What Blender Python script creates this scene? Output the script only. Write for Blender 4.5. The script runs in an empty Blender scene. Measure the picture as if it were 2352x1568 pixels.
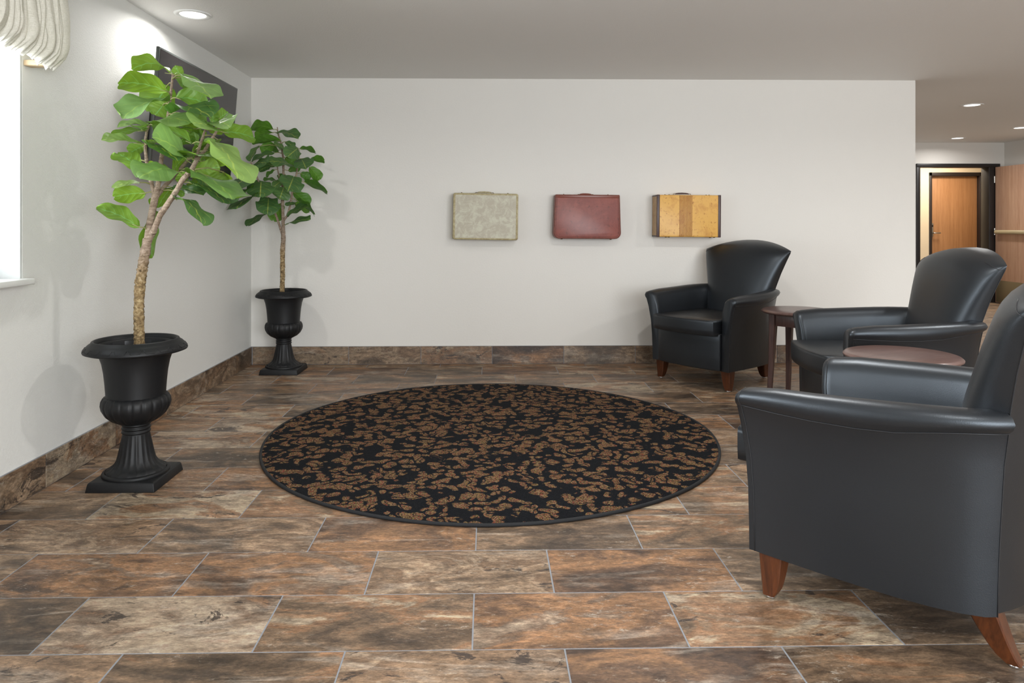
import bpy, bmesh, math, random
from mathutils import Vector, Matrix
random.seed(7)
S = bpy.context.scene
COL = S.collection
PI = math.pi

# ------------------------------------------------------------------ camera
FPX, W_PX, H_PX = 1655.0, 2352.0, 1568.0
cam = bpy.data.cameras.new('camera')
cam.sensor_fit = 'HORIZONTAL'; cam.sensor_width = 36.0
cam.lens = FPX / W_PX * 36.0
cam.shift_x = (W_PX / 2 - 1151.0) / W_PX
cam.shift_y = -(H_PX / 2 - 515.0) / W_PX
cam.clip_start = 0.05
camo = bpy.data.objects.new('camera', cam); COL.objects.link(camo)
camo.location = (0, 0, 1.19)
camo.rotation_euler = (PI / 2, 0, -math.atan(32 / 1655.0))
S.camera = camo
S.view_settings.view_transform = 'Standard'
S.view_settings.look = 'None'
S.view_settings.gamma = 1.0
S.view_settings.use_curve_mapping = False
S.view_settings.exposure = 0.10

# ------------------------------------------------------------------ world + lights
wd = bpy.data.worlds.new('world'); S.world = wd; wd.use_nodes = True
bg = wd.node_tree.nodes['Background']
bg.inputs[0].default_value = (0.80, 0.88, 1.0, 1); bg.inputs[1].default_value = 1.0

def area(name, loc, rot, sx, sy, power, color=(1, 1, 1), shape='RECTANGLE', spread=PI):
    l = bpy.data.lights.new(name, 'AREA'); l.shape = shape; l.size = sx
    if shape in ('RECTANGLE', 'ELLIPSE'): l.size_y = sy
    l.energy = power; l.color = color; l.spread = spread
    o = bpy.data.objects.new(name, l); COL.objects.link(o)
    o.location = loc; o.rotation_euler = rot
    return o
CEIL = 2.433
DAY = (0.93, 0.97, 1.0); WARM = (1.0, 0.93, 0.83)
# daylight through window_1 (left wall) and an added fill light at the invented added_rear_window behind the photographer
area('window_daylight', (-2.75, 2.15, 1.60), (0, -PI / 2, 0), 1.60, 2.4, 105, DAY, spread=math.radians(125))
area('added_rear_fill', (2.3, -2.93, 1.40), (PI / 2, 0, 0), 4.2, 2.0, 350, DAY)
# recessed ceiling lamps: position, power
LAMPS = [(-1.743, 4.302, 9), (5.05, 7.41, 20), (6.78, 10.26, 8), (6.86, 9.136, 12),
         (1.0, 3.3, 22), (3.3, 3.4, 22), (1.0, 0.9, 16), (3.4, 0.9, 18), (5.6, 3.6, 24), (5.6, 0.9, 16)]
for lx, ly, lp in LAMPS:
    area('recessed_lamp_light', (lx, ly, CEIL - 0.012), (0, 0, 0), 0.14, 0.14, lp, (1.0, 0.98, 0.95), 'DISK', math.radians(165))
area('corridor_lamp_light', (7.6, 11.6, CEIL - 0.02), (0, 0, 0), 0.5, 0.5, 36, (1.0, 0.90, 0.76), 'DISK')

# ------------------------------------------------------------------ material helpers
def lin(c):
    r = []
    for v in c:
        v = v / 255.0
        r.append(v / 12.92 if v <= 0.04045 else ((v + 0.055) / 1.055) ** 2.4)
    return (r[0], r[1], r[2], 1.0)

class NT:
    def __init__(s, name):
        s.m = bpy.data.materials.new(name); s.m.use_nodes = True
        s.t = s.m.node_tree; s.b = s.t.nodes['Principled BSDF']; s.out = s.t.nodes['Material Output']
    def n(s, typ, **kw):
        nd = s.t.nodes.new('ShaderNode' + typ)
        for k, v in kw.items():
            if k.startswith('i_'):
                nd.inputs[k[2:].replace('_', ' ')].default_value = v
            else: setattr(nd, k, v)
        return nd
    def l(s, a, b): s.t.links.new(a, b)
    def math(s, op, a, b=None, clamp=False):
        nd = s.t.nodes.new('ShaderNodeMath'); nd.operation = op; nd.use_clamp = clamp
        for i, v in enumerate((a, b)):
            if v is None: continue
            if isinstance(v, (int, float)): nd.inputs[i].default_value = v
            else: s.l(v, nd.inputs[i])
        return nd.outputs[0]
    def mix(s, fac, a, b, mode='MIX'):
        nd = s.t.nodes.new('ShaderNodeMix'); nd.data_type = 'RGBA'; nd.blend_type = mode
        for sock, v in ((nd.inputs[0], fac), (nd.inputs[6], a), (nd.inputs[7], b)):
            if isinstance(v, (int, float, tuple)): sock.default_value = v
            else: s.l(v, sock)
        return nd.outputs[2]
    def ramp(s, fac, stops, interp='LINEAR'):
        nd = s.t.nodes.new('ShaderNodeValToRGB'); cr = nd.color_ramp; cr.interpolation = interp
        while len(cr.elements) < len(stops): cr.elements.new(0.5)
        for e, (p, c) in zip(cr.elements, stops):
            e.position = p; e.color = c if len(c) == 4 else (c[0], c[1], c[2], 1)
        s.l(fac, nd.inputs[0]); return nd.outputs[0]
    def noise(s, vec, scale, detail=4, rough=0.5, dist=0.0):
        nd = s.t.nodes.new('ShaderNodeTexNoise'); nd.inputs['Scale'].default_value = scale
        nd.inputs['Detail'].default_value = detail; nd.inputs['Roughness'].default_value = rough
        nd.inputs['Distortion'].default_value = dist
        if vec is not None: s.l(vec, nd.inputs['Vector'])
        return nd.outputs[0]
    def coord(s, kind='Object', scale=None):
        tc = s.t.nodes.new('ShaderNodeTexCoord'); o = tc.outputs[kind]
        if scale:
            mp = s.t.nodes.new('ShaderNodeMapping'); mp.inputs['Scale'].default_value = scale
            s.l(o, mp.inputs['Vector']); o = mp.outputs[0]
        return o
    def bump(s, h, strength, dist):
        nd = s.t.nodes.new('ShaderNodeBump'); nd.inputs['Strength'].default_value = strength
        nd.inputs['Distance'].default_value = dist
        s.l(h, nd.inputs['Height']); s.l(nd.outputs[0], s.b.inputs['Normal']); return nd
    def set(s, color=None, rough=None, metal=None, **kw):
        if color is not None:
            if isinstance(color, tuple): s.b.inputs['Base Color'].default_value = color
            else: s.l(color, s.b.inputs['Base Color'])
        if rough is not None:
            if isinstance(rough, (int, float)): s.b.inputs['Roughness'].default_value = rough
            else: s.l(rough, s.b.inputs['Roughness'])
        if metal is not None: s.b.inputs['Metallic'].default_value = metal
        for k, v in kw.items(): s.b.inputs[k.replace('_', ' ')].default_value = v
        return s.m

def m_plain(name, rgb, rough=0.5, metal=0.0, noise_amt=0.06, scale=30, bump=0.0):
    n = NT(name); v = n.coord()
    f = n.noise(v, scale, 3)
    c = lin(rgb); d = tuple(max(0, x * (1 - noise_amt)) for x in c[:3]) + (1,)
    n.set(n.mix(f, c, d), rough, metal)
    if bump: n.bump(f, bump, 0.002)
    return n.m

def m_wall(name, rgb, bump=0.25, dist=0.004, scale=95):
    n = NT(name); v = n.coord()
    big = n.noise(v, 0.9, 3)
    c = lin(rgb); d = tuple(x * 0.96 for x in c[:3]) + (1,)
    n.set(n.mix(big, c, d), 0.62)
    f = n.noise(v, scale, 3, 0.6)
    f2 = n.ramp(f, [(0.42, (0, 0, 0)), (0.62, (1, 1, 1))])
    n.bump(f2, bump, dist)
    return n.m

M = {}
M['wall'] = m_wall('wall_paint', (222, 219, 213), 0.10, 0.002, 70)
M['wall_rough'] = m_wall('wall_orange_peel', (222, 222, 218), 0.28, 0.0025, 190)
M['ceiling'] = m_wall('ceiling_paint', (232, 231, 228), 0.2, 0.002, 110)
M['cream'] = m_wall('corridor_paint', (226, 208, 178), 0.1, 0.002, 90)
M['white'] = m_plain('white_gloss_paint', (235, 236, 234), 0.35)
M['reveal'] = m_plain('window_reveal_paint', (196, 198, 196), 0.5)
M['grout'] = m_plain('grout', (142, 145, 150), 0.85, 0, 0.15, 200, 0.2)

def m_tile(name, stretch=(1.0, 2.2, 1.0), dark=1.0):
    n = NT(name)
    oi = n.n('ObjectInfo'); rnd = oi.outputs['Random']
    v = n.coord('Object', stretch)
    off = n.n('CombineXYZ')
    n.l(n.math('MULTIPLY', rnd, 91.7), off.inputs[0]); n.l(n.math('MULTIPLY', rnd, 57.3), off.inputs[1]); n.l(n.math('MULTIPLY', rnd, 33.1), off.inputs[2])
    va = n.n('VectorMath', operation='ADD'); n.l(v, va.inputs[0]); n.l(off.outputs[0], va.inputs[1]); v = va.outputs[0]
    r2 = n.math('FRACT', n.math('MULTIPLY', rnd, 13.37)); r3 = n.math('FRACT', n.math('MULTIPLY', rnd, 71.9))
    big = n.noise(v, 2.7, 7, 0.60, 0.8)
    bigs = n.math('ADD', big, n.math('MULTIPLY', n.math('SUBTRACT', r2, 0.5), 0.26))
    A = n.ramp(bigs, [(0.30, lin((84, 68, 55))), (0.40, lin((118, 94, 72))), (0.475, lin((142, 112, 84))), (0.50, lin((150, 106, 70))), (0.56, lin((160, 122, 88))), (0.60, lin((186, 164, 136))), (0.72, lin((150, 130, 108)))])
    B = n.ramp(bigs, [(0.30, lin((84, 69, 57))), (0.42, lin((119, 96, 75))), (0.49, lin((152, 123, 95))), (0.53, lin((176, 148, 119))), (0.58, lin((130, 101, 76))), (0.70, lin((164, 130, 98)))])
    C = n.ramp(bigs, [(0.30, lin((82, 62, 50))), (0.42, lin((124, 90, 64))), (0.48, lin((156, 112, 72))), (0.52, lin((166, 116, 72))), (0.57, lin((132, 104, 82))), (0.68, lin((188, 164, 138)))])
    ab = n.mix(n.ramp(r3, [(0.38, (0, 0, 0)), (0.42, (1, 1, 1))]), A, B)
    col = n.mix(n.ramp(r3, [(0.70, (0, 0, 0)), (0.73, (1, 1, 1))]), ab, C)
    # cloudy mid scale
    mid = n.noise(v, 7.0, 6, 0.65, 0.5)
    col = n.mix(0.55, col, n.ramp(mid, [(0.30, (0.22, 0.205, 0.195)), (0.5, (0.51, 0.5, 0.48)), (0.70, (0.84, 0.81, 0.76))]), 'OVERLAY')
    # streaks along the tile
    vs = n.n('Mapping'); vs.inputs['Scale'].default_value = (2.2, 6.0, 6.0); n.l(v, vs.inputs['Vector'])
    st = n.noise(vs.outputs[0], 2.4, 6, 0.7, 0.6)
    col = n.mix(0.26, col, n.ramp(st, [(0.36, (0.26, 0.25, 0.24)), (0.5, (0.5, 0.5, 0.5)), (0.64, (0.78, 0.76, 0.73))]), 'OVERLAY')
    # chalky veins
    rg = n.math('ABSOLUTE', n.math('SUBTRACT', n.noise(vs.outputs[0], 0.42, 7, 0.62, 0.5), 0.5))
    vein = n.ramp(rg, [(0.0, (0.7, 0.7, 0.7)), (0.045, (0, 0, 0))])
    gate = n.ramp(n.noise(v, 3.1, 3), [(0.48, (0, 0, 0)), (0.60, (1, 1, 1))])
    vm = n.math('MULTIPLY', n.math('MULTIPLY', vein, gate), n.math('MULTIPLY', st, 1.1))
    col = n.mix(vm, col, lin((212, 198, 180)))
    # dark mineral patches on some tiles
    dk = n.noise(v, 4.2, 8, 0.72, 0.9)
    dkm = n.math('MULTIPLY', n.ramp(dk, [(0.565, (0, 0, 0)), (0.60, (1, 1, 1))]), n.ramp(r2, [(0.45, (0, 0, 0)), (0.6, (0.9, 0.9, 0.9))]))
    col = n.mix(dkm, col, lin((72, 60, 54)))
    # flaky mid-fine relief
    fl_ = n.noise(v, 20.0, 9, 0.78, 0.3)
    col = n.mix(0.58, col, n.ramp(fl_, [(0.36, (0.20, 0.19, 0.185)), (0.5, (0.5, 0.49, 0.475)), (0.64, (0.88, 0.86, 0.82))]), 'OVERLAY')
    wf = n.math('MULTIPLY', n.ramp(n.noise(v, 26.0, 8, 0.8, 0.4), [(0.56, (0, 0, 0)), (0.66, (1, 1, 1))]), n.ramp(n.noise(v, 3.3, 4), [(0.46, (0.05, 0.05, 0.05)), (0.60, (0.8, 0.8, 0.8))]))
    col = n.mix(wf, col, lin((214, 200, 180)))
    # pits and grain
    fine = n.noise(v, 75, 3, 0.7)
    col = n.mix(0.50, col, n.ramp(fine, [(0.3, (0.22, 0.22, 0.22)), (0.5, (0.5, 0.5, 0.5)), (0.7, (0.80, 0.80, 0.80))]), 'OVERLAY')
    col = n.mix(1.0, col, (dark, dark, dark, 1), 'MULTIPLY')
    hs = n.n('HueSaturation'); hs.inputs['Hue'].default_value = 0.503; hs.inputs['Saturation'].default_value = 0.88; hs.inputs['Value'].default_value = 0.66; n.l(col, hs.inputs['Color']); col = hs.outputs[0]
    n.set(col, n.ramp(mid, [(0.3, (0.36, 0.36, 0.36)), (0.7, (0.52, 0.52, 0.52))]))
    h = n.math('ADD', n.math('MULTIPLY', fl_, 0.7), n.math('MULTIPLY', fine, 0.3))
    n.bump(h, 0.35, 0.003)
    return n.m
M['tile'] = m_tile('slate_look_tile')
M['skirt'] = m_tile('slate_look_skirting', (1.0, 1.0, 2.2), 0.80)

def m_rug():
    n = NT('rug_pile')
    v = n.coord('Object')
    mp = n.n('Mapping'); mp.inputs['Scale'].default_value = (1.0, 1.0, 1.0); n.l(v, mp.inputs['Vector']); v = mp.outputs[0]
    warp = n.n('TexNoise'); warp.inputs['Scale'].default_value = 8.0; warp.inputs['Detail'].default_value = 1.0; n.l(v, warp.inputs['Vector'])
    sub = n.n('VectorMath', operation='SUBTRACT'); n.l(warp.outputs['Color'], sub.inputs[0]); sub.inputs[1].default_value = (0.5, 0.5, 0.5)
    sc = n.n('VectorMath', operation='SCALE'); n.l(sub.outputs[0], sc.inputs[0]); sc.inputs['Scale'].default_value = 0.12
    ad = n.n('VectorMath', operation='ADD'); n.l(v, ad.inputs[0]); n.l(sc.outputs[0], ad.inputs[1])
    w = ad.outputs[0]
    a = n.noise(w, 7.5, 0.0, 0.4, 0.7)
    ring = n.math('ABSOLUTE', n.math('SUBTRACT', n.math('FRACT', n.math('MULTIPLY', a, 4.2)), 0.5))
    fz = n.noise(v, 420.0, 1.0)
    vor = n.n('TexVoronoi', feature='F1'); vor.inputs['Scale'].default_value = 19.0; n.l(w, vor.inputs['Vector'])
    vd = n.math('ADD', n.math('SUBTRACT', 0.625, vor.outputs['Distance']), n.math('MULTIPLY', n.math('SUBTRACT', fz, 0.5), 0.16))
    rd_ = n.math('ADD', ring, n.math('MULTIPLY', n.math('SUBTRACT', fz, 0.5), 0.16))
    m1 = n.ramp(rd_, [(0.055, (0, 0, 0)), (0.085, (1, 1, 1))])
    m2 = n.ramp(vd, [(0.105, (0, 0, 0)), (0.13, (1, 1, 1))])
    motif = n.math('MULTIPLY', m1, m2)
    sp = n.n('TexVoronoi', feature='F1'); sp.inputs['Scale'].default_value = 260.0; n.l(v, sp.inputs['Vector'])
    pick = n.n('SeparateColor'); n.l(sp.outputs['Color'], pick.inputs[0])
    tuft = n.ramp(pick.outputs[0], [(0.0, lin((60, 42, 28))), (0.28, lin((112, 88, 66))), (0.5, lin((146, 120, 90))), (0.68, lin((128, 110, 58))), (0.80, lin((140, 62, 54))), (0.92, lin((80, 54, 34)))], 'CONSTANT')
    dark = n.ramp(pick.outputs[1], [(0.0, lin((11, 13, 17))), (0.9, lin((20, 22, 27)))])
    col = n.mix(motif, dark, tuft)
    n.set(col, 0.95)
    n.b.inputs['Specular IOR Level'].default_value = 0.15
    h = n.math('ADD', n.math('MULTIPLY', sp.outputs['Distance'], -60.0), n.math('MULTIPLY', motif, 0.3))
    n.bump(sp.outputs['Distance'], 0.8, 0.01)
    return n.m
M['rug'] = m_rug()
M['binding'] = m_plain('rug_binding', (17, 18, 21), 0.8, 0, 0.3, 300, 0.4)

def m_leather():
    n = NT('black_vinyl'); v = n.coord()
    vo = n.n('TexVoronoi'); vo.inputs['Scale'].default_value = 420; n.l(v, vo.inputs['Vector'])
    big = n.noise(v, 3.0, 2)
    n.set(n.mix(big, (0.0085, 0.0093, 0.0108, 1), (0.0110, 0.0120, 0.0140, 1)), n.ramp(big, [(0.3, (0.36, 0.36, 0.36)), (0.7, (0.41, 0.41, 0.41))]))
    n.b.inputs['Specular IOR Level'].default_value = 0.62; n.b.inputs['Specular Tint'].default_value = (0.80, 0.90, 1.0, 1)
    n.bump(vo.outputs['Distance'], 0.10, 0.0015)
    return n.m
M['leather'] = m_leather()
M['stitch'] = m_plain('grey_stitching', (34, 35, 38), 0.55)
M['urn'] = m_plain('black_urn_plastic', (21, 22, 24), 0.5, 0, 0.25, 60, 0.15)
M['urn'].node_tree.nodes['Principled BSDF'].inputs['Specular IOR Level'].default_value = 0.35
M['liner'] = m_plain('glossy_black_liner', (44, 45, 48), 0.28, 0, 0.2, 20)
M['chrome'] = m_plain('chrome', (210, 212, 215), 0.15, 1.0, 0.02)
M['brass'] = m_plain('aged_brass', (110, 86, 48), 0.4, 0.9, 0.3, 200)
M['darkmetal'] = m_plain('black_frame_paint', (30, 26, 26), 0.4)
M['frame_dark'] = m_plain('dark_brown_frame', (42, 34, 32), 0.4)
M['tvframe'] = m_plain('brushed_bezel', (96, 100, 98), 0.3, 0.7, 0.1)
M['tvback'] = m_plain('tv_black_plastic', (26, 26, 27), 0.4)
M['screen'] = m_plain('tv_screen', (34, 31, 32), 0.16, 0, 0.05, 2)
M['barcol'] = m_plain('push_bar_almond', (186, 170, 134), 0.4)
M['kick'] = m_plain('kick_plate', (128, 116, 90), 0.35, 0.3)
M['silver'] = m_plain('satin_nickel', (176, 172, 164), 0.3, 0.8)
M['lens'] = NT('lamp_lens').m
_b = M['lens'].node_tree.nodes['Principled BSDF']; _b.inputs['Emission Color'].default_value = (1, 0.97, 0.93, 1); _b.inputs['Emission Strength'].default_value = 3.0

def m_wood(name, c1, c2, scale=(18, 18, 1.2), rough=0.35, bump=0.1, lo=0.35, hi=0.65):
    n = NT(name); v = n.coord('Object', scale)
    f = n.noise(v, 6.0, 8, 0.65, 0.6)
    g = n.noise(v, 1.1, 3, 0.5, 0.3)
    fac = n.math('ADD', n.math('MULTIPLY', f, 0.6), n.math('MULTIPLY', g, 0.4))
    n.set(n.ramp(fac, [(lo, lin(c1)), (hi, lin(c2))]), rough)
    n.bump(f, bump, 0.001)
    return n.m
M['legwood'] = m_wood('stained_leg_wood', (46, 22, 10), (94, 50, 24), (14, 14, 1.5), 0.3)
M['tabletop'] = m_wood('mahogany_top', (78, 58, 54), (108, 85, 79), (2.0, 14, 14), 0.3, 0.04)
M['tableleg'] = m_wood('mahogany_leg', (58, 40, 38), (88, 64, 58), (16, 16, 1.5), 0.35)
M['door_oak'] = m_wood('orange_oak_veneer', (150, 104, 66), (178, 130, 88), (26, 26, 0.8), 0.4, 0.03)
M['door_pink'] = m_wood('rose_oak_veneer', (172, 130, 104), (204, 166, 140), (26, 26, 0.8), 0.4, 0.03)

def m_bark():
    n = NT('fig_bark'); v = n.coord('Object', (1, 1, 1))
    f = n.noise(v, 55, 5, 0.6, 0.4)
    vs = n.n('Mapping'); vs.inputs['Scale'].default_value = (30, 30, 95); n.l(v, vs.inputs['Vector'])
    r = n.noise(vs.outputs[0], 1.0, 3, 0.5)
    # rough ochre lower trunk, smoother grey-brown wood above it
    sep = n.n('SeparateXYZ'); n.l(n.coord('Object'), sep.inputs[0])
    hi = n.ramp(n.math('ADD', sep.outputs[2], n.math('MULTIPLY', f, 0.3)), [(0.60, (0, 0, 0)), (0.72, (1, 1, 1))])
    low = n.ramp(f, [(0.3, lin((70, 54, 32))), (0.5, lin((142, 118, 80))), (0.68, lin((186, 166, 126)))])
    up = n.ramp(r, [(0.3, lin((128, 108, 90))), (0.7, lin((172, 152, 134)))])
    n.set(n.mix(hi, low, up), 0.75)
    n.bump(n.math('ADD', n.math('MULTIPLY', f, 1.0), n.math('MULTIPLY', r, 0.4)), 1.0, 0.012)
    return n.m
M['bark'] = m_bark()

def m_leaf(name, top, under, veint, veinu):
    n = NT(name)
    uv = n.n('UVMap'); sep = n.n('SeparateXYZ'); n.l(uv.outputs[0], sep.inputs[0])
    U = n.math('ABSOLUTE', n.math('SUBTRACT', sep.outputs[0], 0.5))   # 0 midrib .. 0.5 margin
    V = sep.outputs[1]
    oi = n.n('ObjectInfo')
    mid = n.ramp(U, [(0.012, (1, 1, 1)), (0.03, (0, 0, 0))])
    ph = n.math('FRACT', n.math('SUBTRACT', n.math('MULTIPLY', V, 4.4), n.math('MULTIPLY', n.math('POWER', U, 1.25), 3.4)))
    lat = n.ramp(n.math('ABSOLUTE', n.math('SUBTRACT', ph, 0.5)), [(0.018, (0.55, 0.55, 0.55)), (0.055, (0, 0, 0))])
    vein = n.math('MAXIMUM', mid, n.math('MULTIPLY', lat, n.ramp(U, [(0.30, (1, 1, 1)), (0.46, (0, 0, 0))])))
    f = n.noise(n.coord('Object'), 14, 4, 0.6)
    back = n.n('NewGeometry').outputs['Backfacing']
    def shade(c, k): return tuple(min(1, x * k) for x in lin(c)[:3]) + (1,)
    tcol = n.mix(f, shade(top, 0.75), shade(top, 1.25)); ucol = n.mix(f, shade(under, 0.8), shade(under, 1.2))
    jit = n.ramp(oi.outputs['Random'], [(0.0, (0.72, 0.78, 0.72)), (0.5, (1, 1, 1)), (1.0, (1.22, 1.12, 0.9))])
    tcol = n.mix(n.math('MULTIPLY', vein, 0.75), tcol, lin(veint)); ucol = n.mix(n.math('MULTIPLY', vein, 0.75), ucol, lin(veinu))
    col = n.mix(1.0, n.mix(back, tcol, ucol), jit, 'MULTIPLY')
    n.set(col, 0.5)
    h = n.math('MULTIPLY', n.math('ABSOLUTE', n.math('SUBTRACT', ph, 0.5)), 1.0)
    n.bump(h, 0.45, 0.006)
    tr = n.n('BsdfTranslucent'); n.l(n.mix(1.0, col, (1.05, 1.15, 0.7, 1), 'MULTIPLY'), tr.inputs[0])
    ms = n.n('MixShader'); ms.inputs[0].default_value = 0.22
    n.l(n.b.outputs[0], ms.inputs[1]); n.l(tr.outputs[0], ms.inputs[2]); n.l(ms.outputs[0], n.out.inputs[0])
    return n.m
M['leaf'] = m_leaf('bright_fig_leaf', (122, 154, 90), (114, 150, 48), (160, 184, 100), (128, 184, 116))
M['leaf_dark'] = m_leaf('dark_shaded_fig_leaf', (76, 112, 62), (84, 132, 42), (168, 178, 88), (116, 160, 76))  # darker copy of the leaf; on the far tree it paints in dimmer light
M['petiole'] = m_plain('leaf_stalk', (150, 150, 96), 0.5)

def m_suit(name, base, c2, c3=None, scale=14, rough=0.5, thr=(0.45, 0.6)):
    n = NT(name); v = n.coord()
    f = n.noise(v, scale, 7, 0.7, 0.6); g = n.noise(v, scale * 4, 5, 0.6)
    col = n.ramp(f, [(thr[0], lin(base)), (thr[1], lin(c2))])
    if c3: col = n.mix(n.ramp(g, [(0.58, (0, 0, 0)), (0.66, (0.8, 0.8, 0.8))]), col, lin(c3))
    n.set(col, rough); n.bump(g, 0.25, 0.002)
    return n.m
M['case_grey'] = m_suit('worn_olive_grey_vinyl', (176, 168, 150), (194, 192, 172), (184, 178, 156), 16)
M['case_grey_edge'] = m_suit('worn_olive_edge', (158, 144, 106), (182, 172, 134), (136, 120, 82), 40)
M['case_red'] = m_suit('oxblood_leatherette', (122, 56, 46), (134, 66, 54), (100, 46, 38), 8, 0.38)
M['case_red_edge'] = m_suit('oxblood_piping', (98, 52, 40), (126, 74, 58), None, 40, 0.4)
M['case_red_top'] = m_plain('russet_top_band', (118, 48, 24), 0.35)
M['case_tan'] = m_suit('honey_rawhide', (218, 168, 84), (204, 150, 72), (172, 114, 48), 11, 0.42, (0.5, 0.62))
M['case_tan_side'] = m_suit('tan_side', (184, 150, 104), (170, 134, 88), None, 20, 0.5)
M['case_stripe'] = m_plain('brown_stripe', (138, 76, 34), 0.45, 0, 0.2, 60)
M['case_brown'] = m_plain('dark_brown_leather_binding', (70, 46, 44), 0.4, 0, 0.3, 80, 0.2)

def m_fabric():
    n = NT('linen_valance'); v = n.coord()
    a = n.n('Mapping'); a.inputs['Scale'].default_value = (700, 700, 60); n.l(v, a.inputs['Vector'])
    b = n.n('Mapping'); b.inputs['Scale'].default_value = (60, 60, 700); n.l(v, b.inputs['Vector'])
    f = n.math('ADD', n.noise(a.outputs[0], 1, 2), n.noise(b.outputs[0], 1, 2))
    n.set(n.ramp(n.math('MULTIPLY', f, 0.5), [(0.35, lin((196, 193, 178))), (0.65, lin((226, 223, 212)))]), 0.8)
    n.bump(f, 0.2, 0.001); return n.m
M['linen'] = m_fabric()
M['pine'] = m_wood('pale_pine', (198, 170, 130), (220, 196, 160), (3, 3, 30), 0.5)
n_ = NT('window_glass'); _tr = n_.n('BsdfTransparent'); _gl = n_.n('BsdfGlossy'); _gl.inputs['Roughness'].default_value = 0.02; _ms = n_.n('MixShader'); _ms.inputs[0].default_value = 0.08
n_.l(_tr.outputs[0], _ms.inputs[1]); n_.l(_gl.outputs[0], _ms.inputs[2]); n_.l(_ms.outputs[0], n_.out.inputs[0])
M['glass'] = n_.m

# ------------------------------------------------------------------ mesh helpers
def link_mesh(name, verts, faces, mats, parent=None, smooth=False, mi=None, loc=None):
    me = bpy.data.meshes.new(name); me.from_pydata([tuple(v) for v in verts], [], faces); me.update()
    for m in (mats if isinstance(mats, (list, tuple)) else [mats]): me.materials.append(m)
    if mi: me.polygons.foreach_set('material_index', mi)
    if smooth: me.polygons.foreach_set('use_smooth', [True] * len(me.polygons))
    o = bpy.data.objects.new(name, me); COL.objects.link(o)
    if parent is not None: o.parent = parent
    if loc is not None: o.location = loc
    return o

def fix_normals(o):
    bm = bmesh.new(); bm.from_mesh(o.data); bmesh.ops.recalc_face_normals(bm, faces=bm.faces[:]); bm.to_mesh(o.data); bm.free(); return o

class MB:
    """collects shapes for ONE mesh object"""
    def __init__(s): s.v = []; s.f = []; s.m = []
    def add(s, vs, fs, mi=0, mat=None):
        k = len(s.v)
        for p in vs:
            p = Vector(p); s.v.append(mat @ p if mat is not None else p)
        for f in fs: s.f.append([i + k for i in f]); s.m.append(mi)
        return s
    def box(s, x0, x1, y0, y1, z0, z1, mi=0, mat=None):
        vs = [(x0, y0, z0), (x1, y0, z0), (x1, y1, z0), (x0, y1, z0), (x0, y0, z1), (x1, y0, z1), (x1, y1, z1), (x0, y1, z1)]
        fs = [(0, 3, 2, 1), (4, 5, 6, 7), (0, 1, 5, 4), (1, 2, 6, 5), (2, 3, 7, 6), (3, 0, 4, 7)]
        return s.add(vs, fs, mi, mat)
    def loft(s, rings, caps=True, mi=0, closed=True, mat=None):
        n = len(rings[0]); vs = [p for r in rings for p in r]; fs = []
        for i in range(len(rings) - 1):
            for j in range(n if closed else n - 1):
                a = i * n + j; b = i * n + (j + 1) % n
                fs.append((a, b, b + n, a + n))
        if caps: fs.append(tuple(range(n - 1, -1, -1))); fs.append(tuple((len(rings) - 1) * n + j for j in range(n)))
        return s.add(vs, fs, mi, mat)
    def lathe(s, prof, n=48, mi=0, c=(0, 0, 0), rad=None, caps=False):
        rings = []
        for r, z in prof:
            ring = []
            for k in range(n):
                a = 2 * PI * k / n; rr = r * (rad(a, z) if rad else 1)
                ring.append((c[0] + rr * math.cos(a), c[1] + rr * math.sin(a), c[2] + z))
            rings.append(ring)
        return s.loft(rings, caps, mi)
    def tube(s, pts, rs, n=8, mi=0, caps=True, closed=False, jag=0.0):
        pts = [Vector(p) for p in pts]
        if isinstance(rs, (int, float)): rs = [rs] * len(pts)
        rings = []; up = None
        for i, p in enumerate(pts):
            a = pts[i - 1] if i else pts[0]; b = pts[i + 1] if i + 1 < len(pts) else pts[-1]
            if closed: a = pts[i - 1]; b = pts[(i + 1) % len(pts)]
            t = (b - a).normalized()
            if up is None: up = t.orthogonal().normalized()
            up = (up - t * up.dot(t))
            up = up.normalized() if up.length > 1e-5 else t.orthogonal().normalized()
            w = t.cross(up)
            ring = []
            for k in range(n):
                an = 2 * PI * k / n; r = rs[i] * (1 + (random.uniform(-jag, jag) if jag else 0))
                ring.append(p + up * math.cos(an) * r + w * math.sin(an) * r)
            rings.append(ring)
        if closed: rings.append(rings[0]); caps = False
        return s.loft(rings, caps, mi)
    def build(s, name, mats, parent=None, smooth=False, bevel=0, seg=2, loc=None, angle=35, fix=True, sub=0):
        o = link_mesh(name, s.v, s.f, mats, parent, smooth or bool(bevel), s.m, loc)
        if fix: fix_normals(o)
        if bevel:
            b = o.modifiers.new('bevel', 'BEVEL'); b.width = bevel; b.segments = seg; b.limit_method = 'ANGLE'; b.angle_limit = math.radians(angle)
            b.harden_normals = False
        if sub:
            b = o.modifiers.new('sub', 'SUBSURF'); b.levels = sub; b.render_levels = sub
        return o

def shade_sharp_by_angle(o, deg=40):
    bm = bmesh.new(); bm.from_mesh(o.data); lim = math.radians(deg)
    for e in bm.edges:
        if len(e.link_faces) == 2 and e.calc_face_angle(0) > lim: e.smooth = False
    bm.to_mesh(o.data); bm.free(); return o

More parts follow.
